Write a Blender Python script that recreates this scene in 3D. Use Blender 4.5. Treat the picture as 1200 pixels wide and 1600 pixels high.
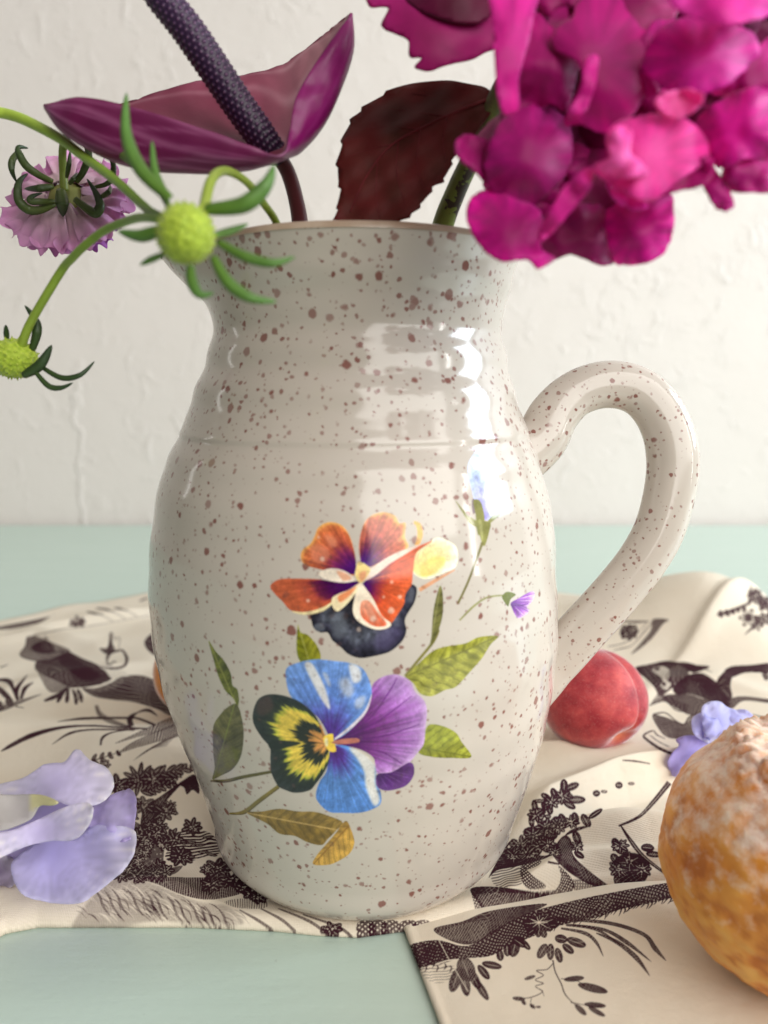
import bpy, bmesh, math, random
import numpy as np
from mathutils import Vector, Matrix, noise as mnoise
from mathutils.geometry import delaunay_2d_cdt

for o in list(bpy.data.objects):
    bpy.data.objects.remove(o)
scene = bpy.context.scene
COL = scene.collection
PI = math.pi

# ------------------------------------------------------------------ camera
FOC = 1200.0                               # focal length in pixels of a 1200 x 1600 frame
PITCH = math.atan2(200.0, 1200.0)
CAM = np.array([0.0107, -0.30, 0.1915])
cam_d = bpy.data.cameras.new('camera')
cam = bpy.data.objects.new('camera', cam_d)
COL.objects.link(cam)
cam.location = CAM
cam.rotation_euler = (PI / 2 - PITCH, 0, 0)
cam_d.sensor_fit = 'VERTICAL'
cam_d.sensor_height = 36.0
cam_d.lens = 36.0 * FOC / 1600.0
cam_d.clip_start = 0.01
cam_d.clip_end = 50
cam_d.dof.use_dof = True
cam_d.dof.focus_distance = 0.295
cam_d.dof.aperture_fstop = 7.6
scene.camera = cam

# ------------------------------------------------------------------ light
world = bpy.data.worlds.new('World')
scene.world = world
world.use_nodes = True
bg = world.node_tree.nodes['Background']
bg.inputs[0].default_value = (1.0, 0.93, 0.86, 1)
bg.inputs[1].default_value = 0.07

def area_light(name, loc, target, sx, sy, power, color):
    d = bpy.data.lights.new(name, 'AREA')
    d.shape = 'RECTANGLE'; d.size = sx; d.size_y = sy; d.energy = power; d.color = color
    o = bpy.data.objects.new(name, d)
    COL.objects.link(o)
    o.location = loc
    v = Vector(target) - Vector(loc)
    o.rotation_euler = v.to_track_quat('-Z', 'Y').to_euler()
    return o
area_light('window_light', (2.6, 0.15, 1.10), (0, 0, 0.10), 0.88, 1.15, 38.0, (0.76, 0.89, 1.0))
area_light('narrow_window_light', (1.05, -0.42, 0.34), (0, 0, 0.10), 0.05, 0.42, 0.9, (1.0, 0.98, 0.95))
area_light('front_window_light', (1.9, -2.6, 1.75), (-0.2, 0.5, 0.2), 3.4, 2.8, 96.0, (1.0, 0.968, 0.925))
area_light('left_window_light', (-1.5, 0.40, 0.62), (0, 0, 0.12), 0.07, 0.45, 0.22, (1.0, 0.98, 0.95))
area_light('ceiling_bounce_fill', (0.2, -1.0, 2.5), (0.1, -0.4, 0.0), 5.0, 4.0, 9.0, (1.0, 0.95, 0.90))  # unseen fill, added for the bounce off the room's ceiling
scene.view_settings.view_transform = 'Standard'
scene.view_settings.look = 'None'
scene.view_settings.exposure = 0.66
scene.view_settings.gamma = 1.0
scene.view_settings.use_curve_mapping = False

# ------------------------------------------------------------------ geometry of the view
def P(px, py, t):
    """point at depth t (m) on the sight line of a photo pixel"""
    a = (px - 600.0) / FOC; b = -(py - 800.0) / FOC
    return np.array([CAM[0] + t * a, CAM[1] + t * (math.cos(PITCH) + b * math.sin(PITCH)),
                     CAM[2] + t * (-math.sin(PITCH) + b * math.cos(PITCH))])
def onz(px, py, z=0.0):
    """point of the horizontal plane z on the sight line (vectorised)"""
    px = np.asarray(px, float); py = np.asarray(py, float)
    a = (px - 600.0) / FOC; b = -(py - 800.0) / FOC
    dz = -math.sin(PITCH) + b * math.cos(PITCH)
    t = (z - CAM[2]) / dz
    return CAM[0] + t * a, CAM[1] + t * (math.cos(PITCH) + b * math.sin(PITCH))
def topx(x, y, z):
    dx = x - CAM[0]; dy = y - CAM[1]; dz = z - CAM[2]
    fw = dy * math.cos(PITCH) - dz * math.sin(PITCH)
    up = dy * math.sin(PITCH) + dz * math.cos(PITCH)
    return 600.0 + FOC * dx / fw, 800.0 - FOC * up / fw
def T(ox, oy, s):
    return lambda pts: [(ox + x / s, oy + y / s) for x, y in pts]

def catmull(pts, n=6, closed=True):
    p = np.array(pts, float)
    N = len(p); out = []
    rng = range(N) if closed else range(N - 1)
    for i in rng:
        if closed:
            a, b, c, d = p[i - 1], p[i], p[(i + 1) % N], p[(i + 2) % N]
        else:
            a, b, c, d = p[max(i - 1, 0)], p[i], p[i + 1], p[min(i + 2, N - 1)]
        for k in range(n):
            u = k / n
            out.append(0.5 * ((2 * b) + (c - a) * u + (2 * a - 5 * b + 4 * c - d) * u * u + (-a + 3 * b - 3 * c + d) * u ** 3))
    if not closed:
        out.append(p[-1])
    return np.array(out)

# ------------------------------------------------------------------ a small painter for flat print (jug transfer, toile)
RNG = np.random.RandomState(7)
def vnoise(h, w, cell, seed):
    r = np.random.RandomState(seed)
    gh, gw = int(h / cell) + 3, int(w / cell) + 3
    g = r.rand(gh, gw)
    y = np.arange(h) / cell; x = np.arange(w) / cell
    yi = y.astype(int); xi = x.astype(int)
    fy = (y - yi)[:, None]; fx = (x - xi)[None, :]
    fy = fy * fy * (3 - 2 * fy); fx = fx * fx * (3 - 2 * fx)
    a = g[yi][:, xi]; b = g[yi][:, xi + 1]; c = g[yi + 1][:, xi]; d = g[yi + 1][:, xi + 1]
    return (a * (1 - fx) + b * fx) * (1 - fy) + (c * (1 - fx) + d * fx) * fy
def n1(x, seed, per=None):
    r = np.random.RandomState(seed); tab = r.rand(512)
    i = np.floor(x).astype(int); f = x - i; f = f * f * (3 - 2 * f)
    return tab[i % 512] * (1 - f) + tab[(i + 1) % 512] * f
def box3(m):
    p = np.pad(m, 1, mode='edge')
    return (p[:-2, 1:-1] + p[2:, 1:-1] + p[1:-1, :-2] + p[1:-1, 2:] + 2 * p[1:-1, 1:-1]) / 6.0

def boxr(m, k):
    for ax in (0, 1):
        c = np.cumsum(np.pad(m, [(k + 1, k) if a == ax else (0, 0) for a in (0, 1)], mode='edge'), axis=ax)
        n = m.shape[ax]
        m = (np.take(c, range(2 * k + 1, 2 * k + 1 + n), ax) - np.take(c, range(0, n), ax)) / (2 * k + 1)
    return m

class Canvas:
    def __init__(s, x0, y0, x1, y1, S, bgc):
        s.x0, s.y0, s.S = x0, y0, S
        s.W, s.H = int((x1 - x0) * S), int((y1 - y0) * S)
        s.rgb = np.zeros((s.H, s.W, 3), np.float32) + np.array(bgc, np.float32)
        s.a = np.zeros((s.H, s.W), np.float32)
    def region(s, poly, pad=3):
        q = (np.asarray(poly, float) - (s.x0, s.y0)) * s.S
        a = np.floor(q.min(0)).astype(int) - pad; b = np.ceil(q.max(0)).astype(int) + pad
        a = np.maximum(a, 0); b = np.minimum(b, (s.W, s.H))
        if (b - a).min() <= 1: return None
        sl = (slice(a[1], b[1]), slice(a[0], b[0]))
        X = np.arange(a[0], b[0]) + 0.5; Y = np.arange(a[1], b[1]) + 0.5
        m = np.zeros((len(Y), len(X)), bool)
        x2, y2 = q[-1]
        for x1, y1 in q:
            if y1 != y2:
                r = (y1 > Y) != (y2 > Y)
                if r.any():
                    xc = (x2 - x1) * (Y[r] - y1) / (y2 - y1) + x1
                    m[r] ^= X[None, :] < xc[:, None]
            x2, y2 = x1, y1
        return sl, box3(m.astype(np.float32)), X[None, :] / s.S + s.x0, Y[:, None] / s.S + s.y0
    def put(s, sl, m, col):
        m3 = m[..., None]
        s.rgb[sl] = s.rgb[sl] * (1 - m3) + col * m3
        s.a[sl] = 1 - (1 - s.a[sl]) * (1 - m)
    def fill(s, pts, col, al=1.0, smooth=True, soft=0):
        r = s.region(catmull(pts) if smooth else pts, 3 + soft * 4)
        if r is None: return
        sl, m, X, Y = r
        for _ in range(3 if soft else 0): m = boxr(m, soft)
        s.put(sl, m * al, np.array(col, np.float32) / 255.0)
    def ribbon(s, pts, w):
        c = catmull(pts, 6, False)
        w = np.interp(np.linspace(0, 1, len(c)), np.linspace(0, 1, len(w)), w)
        d = np.gradient(c, axis=0); d /= np.linalg.norm(d, axis=1)[:, None] + 1e-9
        n = np.stack([-d[:, 1], d[:, 0]], 1) * w[:, None] / 2
        return np.vstack([c + n, (c - n)[::-1]])
    def stroke(s, pts, w, col, al=1.0):
        s.fill(s.ribbon(pts, w), col, al, smooth=False)
    def petal(s, pts, cen, stops, jag=0.03, freq=22, fine=0.10, seed=1, mott=0.08, edge=None, al=1.0):
        poly = catmull(pts)
        r = s.region(poly)
        if r is None: return
        sl, m, X, Y = r
        cx, cy = cen
        an = np.arctan2(poly[:, 1] - cy, poly[:, 0] - cx); dd = np.hypot(poly[:, 0] - cx, poly[:, 1] - cy)
        bins = np.zeros(181)
        np.maximum.at(bins, ((an + PI) / (2 * PI) * 180).astype(int), dd)
        ok = bins > 0
        bins = np.interp(np.arange(181), np.arange(181)[ok], bins[ok])
        A = np.arctan2(Y - cy, X - cx); Dd = np.hypot(X - cx, Y - cy)
        R = np.interp((A + PI) / (2 * PI) * 180, np.arange(181), bins)
        t = Dd / (R + 1e-6)
        k = (A + PI) * freq
        t2 = t + jag * (n1(k, seed) + 0.6 * n1(k * 2.7, seed + 3) - 0.8) * 2
        ts = [q[0] for q in stops]
        c = np.stack([np.interp(t2, ts, [q[1][j] for q in stops]) for j in range(3)], -1)
        sh = 1 + fine * (n1(k * 1.7, seed + 5) - 0.5) * 2 * np.clip(1.2 - t * 0.5, 0, 1)
        sh = sh * (1 + mott * (vnoise(m.shape[0], m.shape[1], 14 * s.S / 3, seed) - 0.5) * 2)
        c = np.clip(c * sh[..., None], 0, 255)
        if edge is not None:
            e = np.clip((t - 0.93) / 0.07, 0, 1)[..., None]
            c = c * (1 - e) + np.array(edge) * e
        s.put(sl, m * al, (c / 255.0).astype(np.float32))
    def leaf(s, pts, base, tip, c1, c2, rib, nv=7, seed=1):
        poly = catmull(pts)
        r = s.region(poly)
        if r is None: return
        sl, m, X, Y = r
        ax = np.array(tip, float) - np.array(base, float); L = np.hypot(*ax); ax /= L
        u = ((X - base[0]) * ax[0] + (Y - base[1]) * ax[1]) / L
        v = (-(X - base[0]) * ax[1] + (Y - base[1]) * ax[0]) / L
        mix = np.clip(0.5 + v * 2.2 + 0.5 * (vnoise(m.shape[0], m.shape[1], 12 * s.S / 3, seed) - 0.5), 0, 1)[..., None]
        c = np.array(c1) * (1 - mix) + np.array(c2) * mix
        ph = (u - np.abs(v) * 0.9 + .05 * (vnoise(m.shape[0], m.shape[1], 22, seed + 2) - .5)) * nv
        g = np.abs(ph - np.round(ph))
        c = c * (1 - 0.15 * np.exp(-(g / 0.10) ** 2))[..., None]
        ph2 = ph * 3.1; g2 = np.abs(ph2 - np.round(ph2))
        c = c * (1 - 0.10 * np.exp(-(g2 / 0.2) ** 2))[..., None]
        c = c * (1 + 0.16 * (g - 0.25) + .30 * (vnoise(m.shape[0], m.shape[1], 26, seed + 4) - .5))[..., None]
        mr = np.exp(-(v * L / 1.0) ** 2)[..., None]
        c = c * (1 - mr) + np.array(rib) * mr
        s.put(sl, m, (np.clip(c, 0, 255) / 255.0).astype(np.float32))
    def hatch(s, pts, ang, sp, duty, col, al=1.0, cross=False, smooth=True, wob=1.2):
        r = s.region(catmull(pts) if smooth else pts)
        if r is None: return
        sl, m, X, Y = r
        sp = sp * 1.45
        nz = vnoise(m.shape[0], m.shape[1], 14 * s.S, 5) * wob * sp
        def lines(a, sp):
            q = (X * math.cos(a) + Y * math.sin(a) + nz) / sp
            q = np.abs(q - np.round(q)) * 2
            return np.clip((duty - q) * sp * s.S * 0.5 + 0.5, 0, 1)
        h = lines(ang, sp)
        if cross: h = np.maximum(h, lines(ang + 1.35, sp * 1.05))
        s.put(sl, m * h * al, np.array(col, np.float32) / 255.0)
    def sample(s, px, py):
        x = np.clip((px - s.x0) * s.S - 0.5, 0, s.W - 1.001); y = np.clip((py - s.y0) * s.S - 0.5, 0, s.H - 1.001)
        xi = x.astype(int); yi = y.astype(int); fx = (x - xi).astype(np.float32); fy = (y - yi).astype(np.float32)
        inside = ((px > s.x0) & (px < s.x0 + s.W / s.S) & (py > s.y0) & (py < s.y0 + s.H / s.S)).astype(np.float32)
        def bl(A):
            g = (lambda f: f[..., None]) if A.ndim == 3 else (lambda f: f)
            return (A[yi, xi] * g((1 - fx) * (1 - fy)) + A[yi, xi + 1] * g(fx * (1 - fy)) + A[yi + 1, xi] * g((1 - fx) * fy) + A[yi + 1, xi + 1] * g(fx * fy))
        return bl(s.rgb), bl(s.a) * inside

# ------------------------------------------------------------------ the pansy transfer on the jug
def paint_transfer():
    cv = Canvas(300, 680, 880, 1390, 3, (0.78, 0.74, 0.68))
    A = T(400, 780, 4.2857); B = T(380, 1010, 3.871); Cc = T(630, 690, 3.81); D = T(300, 980, 4.103); E4 = T(300, 980, 2.4)
    one = lambda f, x, y: f([(x, y)])[0]
    cream = (240, 226, 206)
    # stems and side leaves first
    cv.leaf(A([(280, 840), (300, 890), (350, 910), (410, 980), (435, 1060), (400, 1110), (330, 1110), (290, 1080), (270, 1000)]), one(A, 360, 1100), one(A, 280, 840), (120, 125, 30), (150, 148, 45), (165, 165, 80), 5, 3)
    cv.leaf(D([(105, 85), (150, 150), (210, 220), (250, 300), (260, 370), (292, 400), (302, 470), (290, 515), (265, 460), (215, 410), (170, 320), (140, 220)]), one(D, 285, 500), one(D, 105, 85), (120, 125, 40), (85, 90, 40), (140, 140, 70), 6, 4)
    cv.leaf(D([(280, 490), (310, 540), (332, 660), (325, 780), (300, 860), (250, 920), (190, 950), (130, 975), (145, 900), (135, 800), (135, 640), (180, 560), (230, 510)]), one(D, 140, 970), one(D, 270, 500), (112, 108, 60), (88, 84, 58), (120, 125, 60), 6, 5)
    cv.fill(D([(150, 960), (150, 850), (200, 780), (250, 770), (300, 790), (290, 860), (230, 920)]), (118, 122, 30), 0.55, soft=6)
    cv.stroke(D([(118, 985), (220, 985), (330, 960), (520, 925)]), [3.5, 6, 6, 5], (92, 84, 45))
    cv.stroke(D([(118, 990), (220, 992), (330, 968)]), [1, 2, 1], (60, 50, 35))
    cv.stroke(D([(238, 1195), (330, 1185), (430, 1110), (560, 1015)]), [3, 6.5, 6, 6], (128, 112, 55))
    cv.stroke(D([(250, 1200), (340, 1195), (440, 1120), (560, 1030)]), [1, 2, 2, 2], (90, 75, 38))
    cv.leaf(D([(350, 1190), (450, 1180), (560, 1163), (680, 1180), (790, 1183), (880, 1210), (965, 1250), (920, 1310), (870, 1360), (830, 1398), (740, 1380), (660, 1340), (560, 1325), (480, 1260)]), one(D, 350, 1190), one(D, 930, 1300), (150, 122, 62), (138, 108, 42), (205, 170, 105), 9, 6)
    cv.leaf(D([(985, 1240), (1022, 1300), (1042, 1380), (1012, 1450), (940, 1500), (870, 1525), (775, 1520), (800, 1460), (860, 1390), (920, 1320)]), one(D, 1000, 1280), one(D, 780, 1518), (205, 160, 72), (190, 145, 66), (150, 105, 40), 7, 7)
    cv.leaf(E4([(848, 468), (870, 400), (890, 365), (940, 370), (990, 395), (1012, 430), (1048, 487), (970, 491), (900, 487)]), one(E4, 850, 450), one(E4, 1046, 486), (160, 165, 60), (128, 130, 40), (105, 110, 35), 6, 8)
    cv.leaf(Cc([(566, 1158), (450, 1163), (370, 1200), (250, 1220), (170, 1250), (80, 1330), (8, 1390), (60, 1440), (100, 1500), (170, 1517), (250, 1480), (315, 1460), (400, 1370), (470, 1290), (520, 1210)]), one(Cc, 15, 1400), one(Cc, 562, 1160), (150, 150, 55), (162, 160, 72), (112, 110, 45), 8, 9)
    cv.stroke(Cc([(215, 1120), (180, 1190), (100, 1290), (10, 1395)]), [3, 5, 5, 4], (122, 116, 62))
    cv.leaf(Cc([(220, 855), (236, 900), (238, 1000), (228, 1070), (200, 1150), (150, 1240), (165, 1170), (172, 1080), (180, 1000), (200, 910)]), one(Cc, 160, 1220), one(Cc, 222, 860), (118, 116, 66), (98, 96, 52), (135, 132, 85), 6, 10)
    # buds
    cv.petal(Cc([(382, 170), (400, 100), (455, 38), (520, 85), (560, 190), (608, 372), (570, 380), (500, 470), (440, 400), (410, 300)]), one(Cc, 480, 480), [(0, (150, 140, 205)), (.3, (176, 172, 226)), (.7, (188, 204, 240)), (1, (214, 222, 242))], .04, 14, .06, 11)  # pale blue top paints in the window's reflection over the bud
    cv.fill(Cc([(408, 350), (425, 345), (432, 420), (412, 420)]), (95, 70, 90), .8)
    sg = (134, 132, 76)
    for q in ([(308, 345), (380, 430), (430, 468), (440, 505), (400, 492), (350, 420)], [(418, 350), (462, 360), (484, 470), (450, 560), (434, 500), (430, 430)], [(624, 358), (600, 420), (515, 492), (480, 560), (500, 480), (560, 410)], [(430, 478), (516, 480), (512, 540), (482, 625), (455, 560)]):
        cv.fill(Cc(q), sg)
    cv.fill(Cc([(450, 470), (470, 480), (475, 590), (462, 560)]), (168, 166, 110), .8, soft=1)
    cv.stroke(Cc([(472, 600), (430, 720), (380, 850), (325, 965)]), [5, 4, 4, 4], (112, 106, 64))
    cv.stroke(Cc([(600, 915), (500, 928), (420, 980), (335, 1065)]), [3, 3.5, 4, 3], (140, 138, 92))
    cv.petal(Cc([(640, 960), (690, 930), (750, 895), (782, 898), (772, 945), (738, 985), (752, 1003), (730, 1030), (680, 1052), (650, 1000)]), one(Cc, 630, 950), [(0, (88, 30, 120)), (.5, (120, 55, 150)), (.85, (168, 110, 190)), (1, (205, 170, 215))], .05, 12, .2, 12)
    cv.stroke(Cc([(640, 975), (700, 975), (745, 965)]), [1, 1.5, 1], (90, 30, 120))
    cv.fill(Cc([(588, 920), (620, 893), (672, 910), (640, 940), (625, 982), (598, 950)]), (98, 102, 36))
    # orange pansy
    cv.petal(A([(368, 770), (500, 690), (640, 660), (700, 600), (990, 600), (1010, 580), (1045, 568), (1078, 600), (1062, 690), (1000, 800), (1008, 880), (980, 950), (900, 1020), (800, 1050), (700, 1065), (620, 1040), (565, 990), (510, 945), (480, 895), (430, 893), (385, 862), (370, 810)]), one(A, 700, 600), [(0, (30, 26, 34)), (.5, (44, 44, 52)), (.72, (84, 88, 100)), (.85, (52, 52, 66)), (1, (30, 30, 40))], .05, 5, .10, 13, .25)
    cv.fill(A([(860, 860), (960, 860), (985, 910), (900, 1000), (820, 1010), (790, 940)]), (92, 82, 122), .5, soft=10)
    cv.fill(A([(500, 800), (560, 750), (610, 830), (580, 930), (520, 920)]), (112, 118, 128), .6, soft=8)
    cv.fill(A([(1030, 590), (1062, 610), (1050, 690), (1020, 680)]), (110, 112, 122), .6, soft=4)
    cv.fill(A([(385, 850), (440, 830), (460, 870), (410, 890)]), (120, 128, 138), .6, soft=3)
    # yellow right petal with its orange hook
    cv.petal(Cc([(84, 650), (150, 600), (212, 570), (300, 610), (325, 660), (315, 742), (240, 782), (170, 812), (110, 815), (60, 775), (58, 705)]), one(Cc, 60, 760), [(0, (236, 196, 110)), (.4, (238, 210, 130)), (.8, (242, 230, 176)), (1, (246, 240, 214))], .04, 10, .05, 15)
    cv.fill(Cc([(105, 735), (170, 692), (240, 688), (244, 728), (175, 790), (110, 802)]), (236, 198, 96), .85, soft=3)
    cv.stroke(Cc([(95, 885), (200, 822), (310, 762)]), [7, 6, 2], (214, 140, 92), .85)
    cv.stroke(Cc([(62, 478), (92, 500), (100, 560), (80, 620)]), [4, 9, 9, 7], (235, 172, 88))
    po = [(0, (58, 8, 92)), (.22, (72, 14, 96)), (.42, (112, 36, 80)), (.62, (176, 82, 62)), (.85, (198, 102, 62)), (1, (214, 132, 74))]
    cv.petal(A([(660, 500), (672, 430), (650, 310), (615, 220), (560, 165), (480, 153), (415, 190), (390, 250), (360, 300), (310, 340), (298, 390), (320, 435), (390, 462), (470, 477), (560, 470), (620, 500), (655, 515)]), one(A, 690, 505), po, .05, 30, .18, 16, .10, (234, 176, 96))
    cv.fill(A([(365, 320), (420, 305), (480, 330), (490, 390), (440, 430), (380, 410)]), (222, 142, 112), .55, soft=6)
    cv.fill(A([(460, 240), (530, 260), (540, 310), (500, 320)]), (232, 160, 122), .5, soft=5)
    cv.fill(A([(420, 490), (500, 463), (580, 475), (640, 510), (665, 545), (600, 567), (520, 555), (440, 522)]), cream)
    cv.fill(A([(540, 480), (600, 495), (640, 530), (590, 545), (560, 520)]), (226, 150, 112), .7, soft=2)
    cv.petal(A([(695, 545), (600, 560), (520, 553), (420, 535), (250, 530), (160, 535), (110, 560), (95, 592), (130, 640), (180, 690), (220, 738), (260, 752), (330, 757), (430, 742), (510, 692), (600, 622), (685, 565)]), one(A, 700, 548), [(0, (56, 4, 92)), (.38, (68, 6, 72)), (.52, (100, 30, 62)), (.60, (168, 72, 56)), (.8, (196, 96, 62)), (1, (196, 98, 66))], .025, 26, .12, 17, .08)
    cv.stroke(A([(240, 752), (330, 765), (440, 740), (510, 695)]), [2, 5, 6, 3], (246, 226, 172))
    cv.fill(A([(695, 560), (640, 600), (560, 630), (510, 662), (512, 720), (545, 752), (600, 712), (650, 655), (690, 595)]), (246, 226, 182))
    cv.fill(A([(670, 585), (600, 620), (550, 650), (560, 690), (600, 670), (650, 620)]), (222, 120, 72), .8, soft=2)
    cv.petal(A([(705, 435), (688, 330), (700, 230), (730, 150), (780, 105), (860, 86), (930, 110), (960, 158), (1003, 160), (998, 250), (1022, 320), (960, 350), (880, 390), (800, 442), (760, 455), (720, 425)]), one(A, 705, 480), [(0, (52, 10, 110)), (.24, (80, 22, 110)), (.42, (128, 52, 84)), (.62, (188, 96, 80)), (.88, (206, 116, 88)), (1, (226, 160, 96))], .06, 28, .14, 18, .12, (240, 190, 110))
    cv.petal(A([(715, 565), (800, 500), (900, 420), (1000, 350), (1100, 308), (1180, 280), (1082, 350), (1060, 420), (1050, 520), (1042, 572), (1000, 640), (992, 700), (950, 770), (900, 832), (840, 800), (790, 690), (750, 625)]), one(A, 705, 550), [(0, (52, 4, 96)), (.2, (80, 14, 92)), (.36, (150, 46, 66)), (.55, (208, 84, 48)), (1, (216, 98, 56))], .05, 34, .14, 19, .08)
    cv.fill(A([(728, 545), (760, 478), (850, 408), (950, 358), (1035, 322), (1105, 303), (1000, 368), (900, 430), (800, 510)]), (240, 214, 196))
    cv.fill(A([(702, 562), (745, 610), (792, 680), (842, 780), (905, 832), (875, 866), (800, 873), (720, 842), (670, 802), (648, 750), (655, 680), (672, 620)]), (247, 230, 206))
    cv.petal(A([(705, 690), (755, 680), (812, 750), (875, 838), (800, 852), (730, 812), (700, 765)]), one(A, 700, 600), [(0, (238, 170, 140)), (.7, (234, 150, 120)), (1, (222, 106, 72))], .06, 20, .08, 20)
    for x, y, r in ((965, 655, 14), (905, 745, 22), (910, 555, 12), (785, 800, 20), (690, 872, 16), (348, 680, 12), (445, 400, 16), (420, 255, 9), (855, 655, 9)):
        cv.fill(A([(x + r * math.cos(k) * (1 + .2 * math.sin(3 * k + x)), y + r * math.sin(k)) for k in np.linspace(0, 6.0, 8)]), (246, 226, 208), .6, soft=2)
    cv.fill(A([(690, 418), (765, 462), (742, 520), (702, 562), (665, 522), (670, 460)]), (240, 212, 140))
    cv.fill(A([(690, 500), (735, 480), (735, 520), (705, 552)]), (226, 150, 112), .8, soft=2)
    # blue pansy
    cv.petal(B([(545, 580), (640, 500), (720, 410), (770, 320), (782, 230), (850, 180), (930, 170), (1012, 210), (1040, 270), (1098, 330), (1112, 400), (1102, 500), (1092, 590), (1050, 650), (1000, 710), (930, 757), (850, 777), (800, 762), (790, 680), (720, 630), (620, 602)]), one(B, 540, 578), [(0, (60, 6, 84)), (.3, (84, 14, 96)), (.5, (118, 42, 128)), (.75, (152, 92, 170)), (1, (182, 138, 198))], .05, 26, .16, 21, .06, (200, 165, 212))
    cv.fill(B([(830, 230), (900, 190), (960, 215), (990, 290), (900, 300), (840, 290)]), (188, 150, 210), .45, soft=10)
    for q in ([(600, 540), (760, 440), (880, 280), (930, 190)], [(620, 555), (820, 450), (1020, 300)], [(640, 575), (860, 540), (1070, 470)], [(640, 590), (840, 640), (960, 710)]):
        cv.stroke(B(q), [1, 2.2, 1], (90, 20, 110), .7)
    cv.petal(B([(808, 775), (900, 760), (1000, 703), (1032, 720), (1032, 780), (990, 840), (920, 867), (850, 872), (803, 840)]), one(B, 800, 740), [(0, (50, 15, 72)), (.6, (76, 30, 102)), (1, (102, 58, 132))], .05, 14, .1, 22)
    cv.petal(B([(530, 565), (480, 470), (430, 410), (330, 340), (280, 290), (258, 200), (263, 130), (340, 95), (450, 78), (560, 88), (640, 98), (720, 130), (762, 200), (778, 280), (760, 350), (700, 450), (620, 530), (560, 562)]), one(B, 530, 565), [(0, (62, 22, 112)), (.2, (78, 46, 142)), (.36, (88, 96, 182)), (.55, (96, 132, 206)), (1, (112, 152, 218))], .05, 24, .12, 23, .10)
    for q, al, so in (([(372, 112), (412, 100), (462, 180), (502, 270), (525, 380), (480, 330), (430, 240)], .85, 3), ([(642, 105), (702, 128), (714, 200), (672, 222), (650, 180)], .8, 4), ([(580, 210), (640, 190), (670, 270), (640, 310), (600, 280)], .55, 8), ([(680, 320), (740, 300), (720, 370), (680, 370)], .5, 5), ([(480, 160), (510, 170), (530, 240), (510, 230)], .5, 3)):
        cv.fill(B(q), (238, 230, 220), al, soft=so)
    cv.stroke(B([(778, 290), (742, 390), (660, 480), (555, 562)]), [1, 4, 5, 3], (225, 215, 228))
    cv.petal(B([(535, 605), (620, 600), (700, 638), (760, 680), (802, 740), (802, 830), (832, 880), (832, 950), (780, 987), (700, 1008), (600, 1008), (520, 1002), (460, 952), (438, 900), (460, 820), (500, 760), (518, 680)]), one(B, 540, 600), [(0, (66, 14, 104)), (.22, (78, 40, 136)), (.36, (88, 104, 188)), (.5, (92, 138, 208)), (1, (84, 132, 204))], .07, 26, .12, 24, .08)
    cv.fill(B([(640, 612), (722, 640), (790, 700), (800, 760), (800, 830), (826, 930), (790, 962), (742, 850), (732, 760), (690, 680)]), (236, 226, 212), .88, soft=4)
    cv.petal(B([(505, 560), (470, 480), (430, 410), (350, 340), (260, 300), (160, 288), (90, 320), (58, 400), (63, 470), (110, 550), (160, 612), (163, 680), (168, 760), (208, 842), (260, 872), (320, 887), (400, 872), (440, 832), (490, 762), (520, 690), (518, 620)]), one(B, 512, 580), [(0, (214, 150, 84)), (.19, (206, 146, 72)), (.23, (36, 40, 34)), (.40, (34, 40, 36)), (.46, (222, 194, 76)), (.62, (236, 206, 84)), (.69, (176, 178, 62)), (.74, (46, 54, 44)), (.86, (34, 42, 42)), (1, (46, 52, 54))], .07, 15, .10, 25, .06)
    cv.fill(B([(90, 330), (160, 300), (180, 380), (120, 420), (80, 400)]), (92, 62, 60), .5, soft=6)
    cv.fill(B([(160, 575), (260, 570), (350, 585), (260, 612), (165, 620)]), (34, 42, 40), .95, soft=1)
    for q in ([(500, 560), (465, 475)], [(500, 570), (400, 510)], [(500, 580), (395, 565)], [(500, 590), (430, 630)]):
        cv.stroke(B(q), [2, 4], (214, 146, 78), .9)
        cv.stroke(B([(x - 4, y + 10) for x, y in q]), [.6, 1.2], (60, 34, 20), .8)
    cv.fill(B([(488, 545), (540, 528), (548, 570), (562, 632), (520, 634), (490, 585)]), (246, 206, 76))
    cv.fill(B([(532, 582), (600, 560), (690, 556), (697, 580), (600, 592)]), (186, 112, 96))
    cv.fill(B([(492, 560), (510, 556), (512, 600), (496, 600)]), (250, 240, 200), .8, soft=1)
    cv.a = boxr(boxr(cv.a, 1), 1)
    cv.rgb *= (1 + .14 * (vnoise(cv.H, cv.W, 5, 3) - .5) + .16 * (vnoise(cv.H, cv.W, 40, 4) - .5))[..., None].astype(np.float32)
    cv.rgb = np.clip(cv.rgb, 0, 1)
    return cv

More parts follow.
